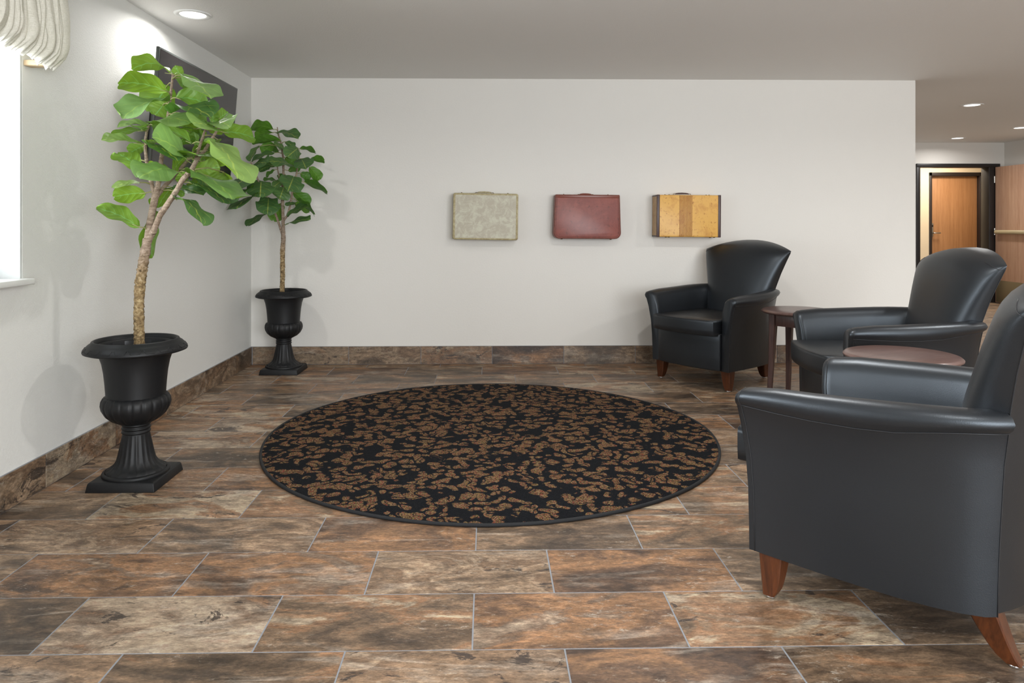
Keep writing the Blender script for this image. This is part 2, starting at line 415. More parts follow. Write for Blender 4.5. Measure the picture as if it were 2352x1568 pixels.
def empty(name, loc=(0, 0, 0), rz=0.0):
    o = bpy.data.objects.new(name, None); COL.objects.link(o); o.location = loc; o.rotation_euler = (0, 0, rz)
    o.empty_display_size = 0.1; return o
def tag(o, label, cat, group=None):
    o['label'] = label; o['category'] = cat
    if group: o['group'] = group
    return o
def struct(o): o['kind'] = 'structure'; return o
def copy_tree(o, parent=None):
    c = o.copy(); COL.objects.link(c)
    if parent is not None: c.parent = parent
    for ch in list(o.children): copy_tree(ch, c)
    return c
def lerp(a, b, t): return a + (b - a) * t
def smooth01(t): t = max(0, min(1, t)); return t * t * (3 - 2 * t)
def interp(tab, x):
    if x <= tab[0][0]: return tab[0][1]
    for (a, va), (b, vb) in zip(tab, tab[1:]):
        if x <= b: return lerp(va, vb, (x - a) / (b - a))
    return tab[-1][1]

# ================================================================== ROOM
XL, YB, XE, XR, YF, YH, Y2 = -2.003, 6.157, 3.70, 7.88, -3.0, 10.83, 12.35
# floor slab (grout) with one object per tile
fl = MB(); fl.box(XL - 0.3, XR + 2.4, YF - 0.2, Y2 + 0.1, -0.12, -0.0012)
floor = struct(fl.build('floor', M['grout']))
TL, TW, G = 0.6130, 0.3077, 0.0021
def tile_mesh(name, w, d, h, mat, e=0.0015):
    mb = MB(); x, y = w / 2, d / 2
    mb.loft([[(-x, -y, -h), (x, -y, -h), (x, y, -h), (-x, y, -h)], [(-x, -y, -e), (x, -y, -e), (x, y, -e), (-x, y, -e)],
             [(-x + e, -y + e, 0), (x - e, -y + e, 0), (x - e, y - e, 0), (-x + e, y - e, 0)]])
    me = bpy.data.meshes.new(name); me.from_pydata([tuple(v) for v in mb.v], [], mb.f); me.materials.append(mat); me.update(); return me
cache = {}
stuff = MB(); count = 0
k0 = -17
for k in range(-17, 34):
    y0 = 2.018 + TW * k; y1 = y0 + TW
    if y1 > Y2 + 0.05: break
    xo = (-0.042 if k % 2 == 0 else -0.396) ; 
    # rows k even = joints at -0.042 + n*TL ... row starting at y=2.018
    n = int(math.floor((XL - xo) / TL)) - 1
    while True:
        x0 = xo + n * TL; x1 = x0 + TL; n += 1
        if x0 > XR: break
        a, b = max(x0 + G, XL + 0.004), min(x1 - G, XR)
        c, d = y0 + G, y1 - G
        if y0 < YB < y1 and x0 < XE - 0.05: d = min(d, YB - 0.008)
        if y0 >= YB and x0 < XE - 0.3: continue
        if b - a < 0.02 or d - c < 0.012: continue
        near = (y1 > 1.2 and y0 < YB and x0 < 4.6) or (y0 >= YB and False)
        if near and count < 295:
            key = (round(b - a, 3), round(d - c, 3))
            if key not in cache: cache[key] = tile_mesh('tile', key[0], key[1], 0.008, M['tile'])
            o = bpy.data.objects.new('tile', cache[key]); COL.objects.link(o); o.parent = floor
            o.location = ((a + b) / 2, (c + d) / 2, random.uniform(-0.0004, 0.0004)); count += 1
        else:
            stuff.box(a, b, c, d, -0.008, 0.0)
st = stuff.build('distant_tiles', M['tile'], floor, fix=False); st['kind'] = 'stuff'

# walls
w = MB(); w.box(XL - 0.15, XE, YB, YB + 0.16, -0.1, CEIL + 0.1)
wall_back = struct(w.build('wall_back', M['wall']))
WY0, WY1, WZ0, WZ1 = 1.15, 3.145, 0.957, 2.12
w = MB()
w.box(XL - 0.15, XL, YF, WY0, -0.1, CEIL + 0.1); w.box(XL - 0.15, XL, WY1, YB, -0.1, CEIL + 0.1)
w.box(XL - 0.15, XL, WY0, WY1, -0.1, WZ0 - 0.025); w.box(XL - 0.15, XL, WY0, WY1, WZ1, CEIL + 0.1)
wall_left = struct(w.build('wall_left', M['wall_rough']))
w = MB(); w.box(XR, XR + 0.15, YF, YH, -0.1, CEIL + 0.1)
struct(w.build('wall_right', M['wall']))
# hall end wall around the doorway of door_1
OX0, OX1, OZ = 6.562, 7.70, 2.062
w = MB(); w.box(XE - 0.4, OX0, YH, YH + 0.14, -0.1, CEIL + 0.1); w.box(OX1, XR + 0.15, YH, YH + 0.14, -0.1, CEIL + 0.1); w.box(OX0, OX1, YH, YH + 0.14, OZ + 0.02, CEIL + 0.1)
struct(w.build('wall_hall', M['wall']))
w = MB(); w.box(XE - 0.16, XE, YB + 0.16, YH, -0.1, CEIL + 0.1)
struct(w.build('wall_hall_side', M['wall']))
DX0, DX1 = 7.69, 8.56
w = MB(); w.box(5.0, DX0, Y2, Y2 + 0.14, -0.1, CEIL + 0.1); w.box(DX1, 10.2, Y2, Y2 + 0.14, -0.1, CEIL + 0.1); w.box(DX0, DX1, Y2, Y2 + 0.14, 2.04, CEIL + 0.1)
struct(w.build('wall_corridor', M['cream']))
w = MB(); w.box(XR + 0.15, 10.2, YH, YH + 0.14, -0.1, CEIL + 0.1)
struct(w.build('wall_corridor_near', M['cream']))
w = MB(); w.box(10.2, 10.35, YH, Y2 + 0.14, -0.1, CEIL + 0.1); w.box(4.85, 5.0, YH + 0.14, Y2 + 0.14, -0.1, CEIL + 0.1)
struct(w.build('wall_corridor_end', M['cream']))
# wall behind the photographer, with an invented opening sized for the fill light
w = MB(); w.box(XL - 0.15, 0.1, YF - 0.15, YF, -0.1, CEIL + 0.1); w.box(4.5, XR + 0.15, YF - 0.15, YF, -0.1, CEIL + 0.1)
w.box(0.1, 4.5, YF - 0.15, YF, -0.1, 0.4); w.box(0.1, 4.5, YF - 0.15, YF, 2.4, CEIL + 0.1)
struct(w.build('wall_front', M['wall']))
w = MB()
for i in range(5):
    x = 0.1 + i * 1.1; w.box(x - 0.03, x + 0.03, YF - 0.12, YF - 0.06, 0.4, 2.4)
w.box(0.1, 4.5, YF - 0.12, YF - 0.06, 0.4, 0.46); w.box(0.1, 4.5, YF - 0.12, YF - 0.06, 2.34, 2.4)
win2 = struct(w.build('added_rear_window', M['darkmetal']))  # unseen window frame, invented along with the opening for the fill light
# ceiling with round holes is not needed: fixtures are surface trims
w = MB(); w.box(XL - 0.15, 10.35, YF - 0.15, Y2 + 0.14, CEIL, CEIL + 0.1)
struct(w.build('ceiling', M['ceiling']))

# tiled skirting: one object per tile
BH, BT = 0.153, 0.010
bb = MB(); bb.box(XL, XE, YB - 0.006, YB, 0.0, BH); base_back = struct(bb.build('baseboard_back', M['grout']))
js = [XL + 0.012, -1.790, -1.177, -0.565, 0.043, 0.655, 1.268, 1.880, 2.492, 3.105, XE]
def vtile(w, h, t, mat, axis):
    mb = MB(); e = 0.0015
    if axis == 'x':
        mb.loft([[(-w/2, 0, 0), (w/2, 0, 0), (w/2, 0, h), (-w/2, 0, h)], [(-w/2, -t+e, 0), (w/2, -t+e, 0), (w/2, -t+e, h), (-w/2, -t+e, h)],
                 [(-w/2+e, -t, e), (w/2-e, -t, e), (w/2-e, -t, h-e), (-w/2+e, -t, h-e)]])
    else:
        mb.loft([[(0, -w/2, 0), (0, w/2, 0), (0, w/2, h), (0, -w/2, h)], [(t-e, -w/2, 0), (t-e, w/2, 0), (t-e, w/2, h), (t-e, -w/2, h)],
                 [(t, -w/2+e, e), (t, w/2-e, e), (t, w/2-e, h-e), (t, -w/2+e, h-e)]])
    return mb
for a, b in zip(js, js[1:]):
    if b - a < 0.3 and a < -1.8: continue
    if a == -1.790: a = XL + 0.012
    o = vtile(b - a - 0.004, BH - 0.004, BT, M['skirt'], 'x').build('tile', M['skirt'], base_back, loc=((a + b) / 2, YB, 0.002))
bl = MB(); bl.box(XL, XL + 0.006, YF, YB - 0.012, 0.0, BH); base_left = struct(bl.build('baseboard_left', M['grout']))
yj = 5.753 - 0.6145 * 14
ys = [y for y in [5.753 - 0.6145 * i for i in range(14, -1, -1)] if y > YF] + [YB - 0.012]
M['skirt_y'] = m_tile('slate_look_skirting_side', (2.6, 1.0, 2.2), 0.80)
for a, b in zip(ys, ys[1:]):
    vtile(b - a - 0.004, BH - 0.004, BT, M['skirt_y'], 'y').build('tile', M['skirt_y'], base_left, loc=(XL, (a + b) / 2, 0.002))

# window_1: white reveal, frame, glass, sill
wn = MB()
wn.box(XL - 0.15, XL - 0.002, WY1 - 0.012, WY1, WZ0, WZ1); wn.box(XL - 0.15, XL - 0.002, WY0, WY0 + 0.012, WZ0, WZ1); wn.box(XL - 0.15, XL - 0.002, WY0, WY1, WZ1 - 0.012, WZ1)
win1 = struct(wn.build('window_1', M['reveal']))
fr = MB()
for y in (WY0 + 0.012, (WY0 + WY1) / 2 - 0.02, WY1 - 0.052): fr.box(XL - 0.20, XL - 0.15, y, y + 0.04, WZ0, WZ1)
fr.box(XL - 0.20, XL - 0.15, WY0, WY1, WZ0, WZ0 + 0.04); fr.box(XL - 0.20, XL - 0.15, WY0, WY1, WZ1 - 0.04, WZ1)
fr.build('window_frame', M['white'], win1, bevel=0.004)
gl = MB(); gl.box(XL - 0.184, XL - 0.178, WY0 + 0.03, WY1 - 0.03, WZ0 + 0.03, WZ1 - 0.03); gl.build('pane', M['glass'], win1)
si = MB(); si.box(XL - 0.15, XL + 0.048, WY0 - 0.03, WY1 + 0.012, WZ0 - 0.026, WZ0); si.build('sill', M['white'], win1, bevel=0.004)

# door_1: black steel frame, open rose-oak leaf with push bar
d1 = struct(empty('door_1', (OX1, YH, 0)))
fr = MB(); t = 0.05
fr.box(OX0 - OX1 - t + 0.005, OX0 - OX1 + 0.012, -0.02, 0.16, 0, OZ + t); fr.box(-0.070, 0.045, -0.02, 0.16, 0, OZ - 0.002)
fr.box(OX0 - OX1 - t + 0.005, 0.100, -0.025, 0.16, OZ - 0.005, OZ + t)
fr.build('door_frame', M['darkmetal'], d1, bevel=0.004)
lf = MB(); lf.box(0.02, 0.065, -1.02, -0.03, 0.01, OZ - 0.004)
leaf = lf.build('door_leaf', M['door_pink'], d1, bevel=0.002)
pb = MB(); pb.box(-0.045, 0.02, -0.94, -0.10, 1.045, 1.105); pb.box(-0.06, -0.02, -0.93, -0.11, 1.055, 1.095)
pb.build('push_bar', M['barcol'], leaf, bevel=0.008)
kp = MB(); kp.box(0.014, 0.02, -1.0, -0.05, 0.02, 0.345); kp.build('kick_plate', M['kick'], leaf, bevel=0.002)
hg = MB()
for z in (0.25, 1.03, 1.82): hg.tube([(0.012, -0.022, z), (0.012, -0.022, z + 0.1)], 0.009, 10)
hg.build('hinge', M['silver'], d1)
# door_2: guest room door across the corridor
d2 = struct(empty('door_2', (DX0, Y2, 0)))
fr = MB(); wd_ = DX1 - DX0
fr.box(-0.03, 0.015, -0.02, 0.14, 0, 2.09); fr.box(wd_ - 0.015, wd_ + 0.05, -0.02, 0.14, 0, 2.09); fr.box(-0.03, wd_ + 0.05, -0.02, 0.14, 2.03, 2.09)
fr.box(0.0, 0.03, 0.105, 0.14, 0, 2.04); fr.box(wd_ - 0.03, wd_, 0.105, 0.14, 0, 2.04)
fr.build('door_frame', M['frame_dark'], d2, bevel=0.004)
lf = MB(); lf.box(0.016, wd_ - 0.016, 0.06, 0.104, 0.01, 2.028)
leaf = lf.build('door_leaf', M['door_oak'], d2, bevel=0.002)
lk = MB(); lk.box(0.028, 0.075, 0.038, 0.06, 0.975, 1.21); lk.build('lock_plate', M['silver'], leaf, bevel=0.008)
lv = MB(); lv.tube([(0.052, 0.04, 1.04), (0.052, -0.005, 1.04), (0.07, -0.014, 1.04), (0.165, -0.014, 1.04)], 0.010, 10)
lv.build('door_handle', M['silver'], leaf, smooth=True)
cr = MB(); cr.box(0.036, 0.067, 0.034, 0.038, 1.145, 1.18); cr.build('card_reader', M['tvback'], leaf, bevel=0.001)

# recessed ceiling lights (trim ring + lens)
rl = []
labels = {0: 'bright white recessed ceiling light above the near potted tree, beside the left wall',
          1: 'nearest recessed ceiling light in the hall, past the right end of the back wall',
          2: 'recessed ceiling light just in front of the hall doorway header',
          3: 'recessed ceiling light at the right edge of the frame, cut by it'}
for i, (lx, ly, lp) in enumerate(LAMPS[:4]):
    e = empty('recessed_ceiling_light', (lx, ly, CEIL))
    tr = MB(); tr.lathe([(0.073, 0.004), (0.073, -0.002), (0.078, -0.006), (0.098, -0.007), (0.105, -0.004), (0.106, 0.002)], 48)
    tr.build('trim_ring', M['white'], e, smooth=True)
    ln = MB(); ln.lathe([(0.0005, -0.0035), (0.05, -0.0035), (0.074, -0.002)], 40); ln.build('lens', M['lens'], e, smooth=True)
    tag(e, labels[i], 'ceiling light', 'recessed ceiling lights')

# ================================================================== RUG
RC, RR = (0.02, 4.08), 1.245
rug = empty('round_rug', (RC[0], RC[1], 0)); tag(rug, 'large round black rug with speckled brown scroll pattern on the tile floor', 'rug')
p = MB()
def wob(a, z=0): return 1 + 0.0035 * math.sin(3 * a + 1) + 0.002 * math.sin(7 * a)
p.lathe([(0.001, 0.0125), (0.4, 0.0125), (0.8, 0.0125), (1.1, 0.0125), (RR - 0.012, 0.0125), (RR - 0.006, 0.010), (RR - 0.006, 0.001)], 160, rad=wob)
p.build('pile', M['rug'], rug, smooth=False)
bd = MB(); bd.tube([(RR * wob(2 * PI * k / 160) * math.cos(2 * PI * k / 160) * 0.9975, RR * wob(2 * PI * k / 160) * math.sin(2 * PI * k / 160) * 0.9975, 0.0078) for k in range(160)], 0.0078, 8, closed=True)
bd.build('binding', M['binding'], rug, smooth=True)

# ================================================================== ARMCHAIR  (local: +Y forward, origin on floor)
def chair_outline_y_rear(x): return -0.385 + 0.085 * (abs(x) / 0.27) ** 2
def front_bow(x, c=0.385, e=0.335, w=0.345): return c - (c - e) * (abs(x) / w) ** 2
def make_chair():
    r = empty('armchair')
    L = M['leather']
    # base box: bowed front apron, bottom shell
    NX = 13
    xs = [-0.277 + 0.554 * i / (NX - 1) for i in range(NX)]
    def ring(z, ins=0.0):
        fr_ = [(x * (1 - ins * 2), front_bow(x) - 0.006 - ins, z) for x in xs]
        bk = [(x * 0.96, chair_outline_y_rear(x * 0.96) + 0.03, z) for x in reversed(xs)]
        return fr_ + bk
    b = MB(); b.loft([ring(0.147), ring(0.25), ring(0.35), ring(0.41)])
    base = b.build('base', L, r, bevel=0.010, seg=3, angle=40)
    # arms
    def arm_mesh(sgn):
        mb = MB()
        path = [(0.338, 0.335), (0.340, 0.30), (0.343, 0.22), (0.345, 0.12), (0.344, 0.0), (0.338, -0.10), (0.326, -0.18), (0.308, -0.245), (0.285, -0.295), (0.262, -0.318)]
        rings = []
        n = len(path)
        # lead-in stations make the rounded front
        stations = [(0, 0.0, 0.80), (0, 0.006, 0.93), (0, 0.018, 1.0)] + [(i, 0, 1.0) for i in range(1, n)]
        seam = []; fseam = []
        for si_, (i, back, sc) in enumerate(stations):
            x, y = path[i]; y2 = y - back
            i0, i1 = max(i - 1, 0), min(i + 1, n - 1)
            tx, ty = path[i1][0] - path[i0][0], path[i1][1] - path[i0][1]; tl = math.hypot(tx, ty)
            nx, ny = -ty / tl, tx / tl
            if nx < 0: nx, ny = -nx, -ny
            t = (0.335 - y2) / 0.65                         # 0 front .. 1 rear
            zs = 0.622 - 0.010 * math.sin(PI * min(1, t * 1.3)) + 0.024 * smooth01((t - 0.6) / 0.4)      # seam height below the roll
            ztop = lerp(0.682, 0.702, smooth01(t)) - 0.020 * max(0, 1 - t * 7) ** 2
            fl_ = lerp(1.0, 0.72, smooth01(t))               # outward flare
            bulge = lerp(0.013, 0.020, t)
            zc = (zs + ztop) / 2; 
            sec = [(0.0, 0.147), (0.003, 0.24), (0.009, 0.35), (0.018, 0.46), (0.034 * fl_ + 0.002, 0.56)]
            so = 0.052 * fl_ + 0.004
            sec += [(so, zs - 0.004), (so + 0.002, zs), (so + bulge * 0.9, zs + (ztop - zs) * 0.22), (so + bulge * 1.25, zs + (ztop - zs) * 0.50), (so + bulge * 0.75, zs + (ztop - zs) * 0.80),
                    (so - 0.004, ztop - 0.004), (so - 0.030, ztop + 0.001), (so - 0.056, ztop - 0.006), (so - 0.078, ztop - 0.025), (so - 0.088, ztop - 0.055), (-0.048, 0.57), (-0.056, 0.48), (-0.064, 0.36), (-0.068, 0.25), (-0.068, 0.147)]
            cx_ = sum(o for o, z in sec) / len(sec)
            rg = []
            for k, (o, z) in enumerate(sec):
                oo = cx_ + (o - cx_) * sc; zz = z if z < 0.3 else z - (1 - sc) * 0.10 * (z - 0.3)
                if z > 0.5: oo = oo
                rg.append(((x + nx * oo) * sgn, y2 + ny * oo + 0.018 * smooth01((zz - 0.36) / 0.30) * max(0, 1 - t * 4), zz))
            rings.append(rg)
            seam.append(Vector(rg[6]) + Vector((nx * sgn * 0.0006, ny * 0.0006, -0.001)))
            if si_ == 2: fseam = [Vector(q) + Vector((sgn * 0.0008, 0.0, 0)) for q in rg[:13]] + [Vector(q) + Vector((-sgn * 0.0008, 0, 0)) for q in rg[13:17]]
        mb.loft(rings)
        arm = mb.build('arm', L, r, smooth=True)
        shade_sharp_by_angle(arm, 55)
        pp = MB(); pp.tube(seam[2:], 0.0016, 5); pp.build('piping', M['stitch'], arm, smooth=True)
        pp = MB(); pp.tube([Vector(q) + Vector((sgn * 0.0006, -0.0006, 0)) for q in rings[-1][:7]], 0.0014, 5); pp.build('piping', M['stitch'], arm, smooth=True)
        pp = MB(); pp.tube(fseam, 0.0013, 5); pp.build('piping', M['stitch'], arm, smooth=True)
    for s_ in (-1, 1): arm_mesh(s_)
    # backrest: fan shape, arched top, rear skin runs to the floor line
    Wt = [(0.147, 0.268), (0.45, 0.268), (0.60, 0.272), (0.70, 0.287), (0.80, 0.316), (0.90, 0.350), (0.985, 0.382)]
    YFt = [(0.147, -0.20), (0.45, -0.175), (0.60, -0.204), (0.70, -0.232), (0.80, -0.268), (0.90, -0.310), (0.985, -0.352)]
    YRt = [(0.147, -0.300), (0.45, -0.318), (0.65, -0.342), (0.80, -0.368), (0.985, -0.412)]
    NU, NTH = 17, 29
    zl = [0.147, 0.25, 0.35, 0.45, 0.52, 0.58, 0.64, 0.70, 0.76, 0.81, 0.85, 0.885, 0.91, 0.93, 0.948, 0.962, 0.973, 0.981, 0.985]
    rings = []; corner = []; rollr = []
    def sp(v, e): return math.copysign(abs(v) ** e, v)
    def arch(x, w_): return 0.080 * max(0.0, 1 - abs(x / w_) ** 2.1)
    for z in zl:
        w_, yf, yr = interp(Wt, z), interp(YFt, z), interp(YRt, z)
        k = smooth01((z - 0.55) / 0.435)
        tz = max(0.0, (z - 0.885) / 0.10)
        roll = max(0.0, 1 - tz ** 2.6) ** (1 / 2.2)
        def rear_y(x): return yr - 0.078 * (1 - (x / w_) ** 2)
        fr_, rr_ = [], []
        for i in range(NTH):
            th = PI * i / (NTH - 1)                              # 0 right corner .. PI left corner
            x = w_ * sp(math.cos(th), 2 / 3.4); yy = max(0.0, math.sin(th)) ** (2 / 3.4)
            full = yr + (yf + 0.012 - yr) * yy
            y = lerp(rear_y(x), full, roll)
            fr_.append((x, y, z + k * arch(x, w_) ))
        for i in range(1, NU - 1):
            u = -1 + 2 * i / (NU - 1); x = w_ * u
            rr_.append((x, rear_y(x), z + k * arch(x, w_)))
        rings.append(fr_ + rr_); corner.append((Vector(fr_[0]), Vector(fr_[-1])))
    mb = MB(); mb.loft(rings, caps=False)
    mb.f.append(list(range(len(rings[0]) - 1, -1, -1))); mb.m.append(0)
    bk = mb.build('backrest', L, r, smooth=True); shade_sharp_by_angle(bk, 50)
    for s_ in (0, 1):
        sg = 1 if s_ == 0 else -1
        line = [c_[s_] + Vector((sg * 0.0012, -0.0004, 0)) for c_ in corner[:-2]]
        pp = MB(); pp.tube(line, 0.0016, 5); pp.build('piping', M['stitch'], bk, smooth=True)
        ri = rings[15]; pts_ = ri[:9] if s_ == 0 else ri[NTH - 9:NTH]
        pp = MB(); pp.tube([Vector(q) + Vector((sg * 0.0008, 0.0006, 0.0)) for q in pts_], 0.0014, 5); pp.build('piping', M['stitch'], bk, smooth=True)
    # seat cushion
    sc_ = MB(); NXc = 11
    xs2 = [-0.268 + 0.536 * i / (NXc - 1) for i in range(NXc)]
    def cr(z, ins):
        f_ = [(x * (1 - ins * 3), front_bow(x, 0.448, 0.410, 0.27) - ins, z) for x in xs2]
        return f_ + [(x * (1 - ins * 3), -0.21 + ins, z) for x in reversed(xs2)]
    sc_.loft([cr(0.400, 0.007), cr(0.404, 0.001), cr(0.44, 0.0), cr(0.49, 0.0), cr(0.506, 0.0015), cr(0.5105, 0.007)], caps=False)
    # crowned top/bottom as grids
    m_ = 2 * NXc
    for ri, dz in ((0, 0), (5, 0.010)):
        b0 = ri * m_
        rows = [[b0 + i for i in range(NXc)]]
        for q in range(1, 6):
            t = q / 6.0; row = []
            for i in range(NXc):
                a = Vector(sc_.v[b0 + i]); b_ = Vector(sc_.v[b0 + m_ - 1 - i]); v_ = a.lerp(b_, t)
                e_ = math.sin(PI * i / (NXc - 1)) * math.sin(PI * t)
                v_.z += dz * e_; row.append(len(sc_.v)); sc_.v.append(v_)
            rows.append(row)
        rows.append([b0 + m_ - 1 - i for i in range(NXc)])
        for a, b_ in zip(rows, rows[1:]):
            for i in range(NXc - 1): sc_.f.append([a[i], a[i + 1], b_[i + 1], b_[i]]); sc_.m.append(0)
    cu = sc_.build('seat_cushion', L, r, smooth=True); shade_sharp_by_angle(cu, 60)
    pp = MB(); pp.tube([Vector(q) + Vector((0, 0.001, 0)) for q in cr(0.506, 0.0015)[:NXc]], 0.0012, 5); pp.build('piping', M['stitch'], cu, smooth=True)
    # legs
    def leg(x, y, x2, y2, sg, rear_):
        mb = MB(); rings = []
        for q in range(9):
            t = q / 8.0                                       # 0 floor .. 1 top
            z = 0.010 + t * 0.150
            s_ = 0.037 + 0.039 * t ** 0.62
            if rear_:
                cx_ = lerp(x2, x, t) ; cy = y2 + (y - y2) * (t ** 0.75)
                x0, x1, y0, y1 = cx_ - s_ / 2, cx_ + s_ / 2, cy - s_ / 2, cy + s_ / 2
            else:
                ox = sg * (x2 + 0.020 + 0.008 * t); oy = y2 + 0.020 + 0.010 * t
                x0, x1 = sorted((ox, ox - sg * s_)); y0, y1 = oy - s_, oy
            c_ = 0.004
            rings.append([(x0 + c_, y0, z), (x1 - c_, y0, z), (x1, y0 + c_, z), (x1, y1 - c_, z), (x1 - c_, y1, z), (x0 + c_, y1, z), (x0, y1 - c_, z), (x0, y0 + c_, z)])
        mb.loft(rings)
        lg = mb.build('leg', M['legwood'], r, smooth=True); shade_sharp_by_angle(lg, 25)
        gx = (sg * x2) if not rear_ else x2
        gd = MB(); gd.lathe([(0.0005, 0.0), (0.013, 0.0), (0.0155, 0.003), (0.0155, 0.010), (0.0005, 0.010)], 20, c=(gx, y2, 0))
        gd.build('glide', M['chrome'], lg, smooth=True)
    for sg in (-1, 1):
        leg(0.302, 0.28, 0.302, 0.28, sg, False)
        leg(sg * 0.222, -0.275, sg * 0.198, -0.345, sg, True)
    return r
def place(o, x, y, fwd_deg): o.location = (x, y, 0.0); o.rotation_euler = (0, 0, math.radians(fwd_deg - 90))
def chair_at(footx, footy, fwd):            # from the position of the chair's front-left glide
    a = math.radians(fwd); f = Vector((math.cos(a), math.sin(a))); rt = Vector((f.y, -f.x))
    o = Vector((footx, footy)) + rt * 0.302 - f * 0.28
    return o.x, o.y, fwd
grp = 'black vinyl lounge armchairs'
c1 = make_chair(); place(c1, *chair_at(1.714, 5.09, 217)); tag(c1, 'black vinyl armchair by the back wall under the honey striped suitcase', 'armchair', grp)
c2 = copy_tree(c1); place(c2, 2.18, 3.915, 176); tag(c2, 'middle black vinyl armchair, in profile between the two round side tables', 'armchair', grp)
c3 = copy_tree(c1); place(c3, *chair_at(0.907, 2.286, 134.5)); tag(c3, 'nearest and largest black vinyl armchair, cut by the right edge of the photo', 'armchair', grp)

# ================================================================== SIDE TABLES
def make_table():
    r = empty('side_table')
    t = MB(); t.lathe([(0.0005, 0.600), (0.12, 0.600), (0.228, 0.600), (0.236, 0.5975), (0.2445, 0.5895), (0.244, 0.584), (0.237, 0.580), (0.233, 0.576), (0.222, 0.574), (0.0005, 0.574)], 72)
    tp = t.build('tabletop', M['tabletop'], r, smooth=True); shade_sharp_by_angle(tp, 50)
    ap = MB(); R = 0.190
    cs = [(R * math.cos(math.radians(a)), R * math.sin(math.radians(a))) for a in (45, 135, 225, 315)]
    hw = R * math.cos(PI / 4)
    for s_ in (-1, 1):
        ap.box(-hw, hw, s_ * (hw - 0.008) - 0.009, s_ * (hw - 0.008) + 0.009, 0.489, 0.575); ap.box(s_ * (hw - 0.008) - 0.009, s_ * (hw - 0.008) + 0.009, -hw, hw, 0.489, 0.575)
    ap.build('apron', M['tableleg'], r, bevel=0.002)
    for sx in (-1, 1):
        for sy in (-1, 1):
            lg = MB(); rings = []
            for z, s_ in ((0.0, 0.030), (0.2, 0.034), (0.36, 0.041), (0.49, 0.046), (0.575, 0.048)):
                off = hw + 0.004 + 0.010 * (1 - z / 0.575) ** 2
                ox, oy = sx * (off + 0.006), sy * (off + 0.006)
                x0, x1 = sorted((ox, ox - sx * s_)); y0, y1 = sorted((oy, oy - sy * s_)); c_ = 0.006
                rings.append([(x0 + c_, y0, z), (x1 - c_, y0, z), (x1, y0 + c_, z), (x1, y1 - c_, z), (x1 - c_, y1, z), (x0 + c_, y1, z), (x0, y1 - c_, z), (x0, y0 + c_, z)])
            lg.loft(rings); g = lg.build('leg', M['tableleg'], r, smooth=True); shade_sharp_by_angle(g, 25)
    return r
t1 = make_table(); t1.location = (2.155, 4.95, 0); t1.rotation_euler = (0, 0, math.radians(176.5 - 135)); tag(t1, 'round dark wood side table between the back and middle armchairs, legs showing', 'side table', 'round side tables')
t2 = copy_tree(t1); t2.location = (1.893, 3.255, 0); t2.rotation_euler = (0, 0, math.radians(20)); tag(t2, 'round dark wood side table between the middle and nearest armchairs, only its top showing', 'side table', 'round side tables')

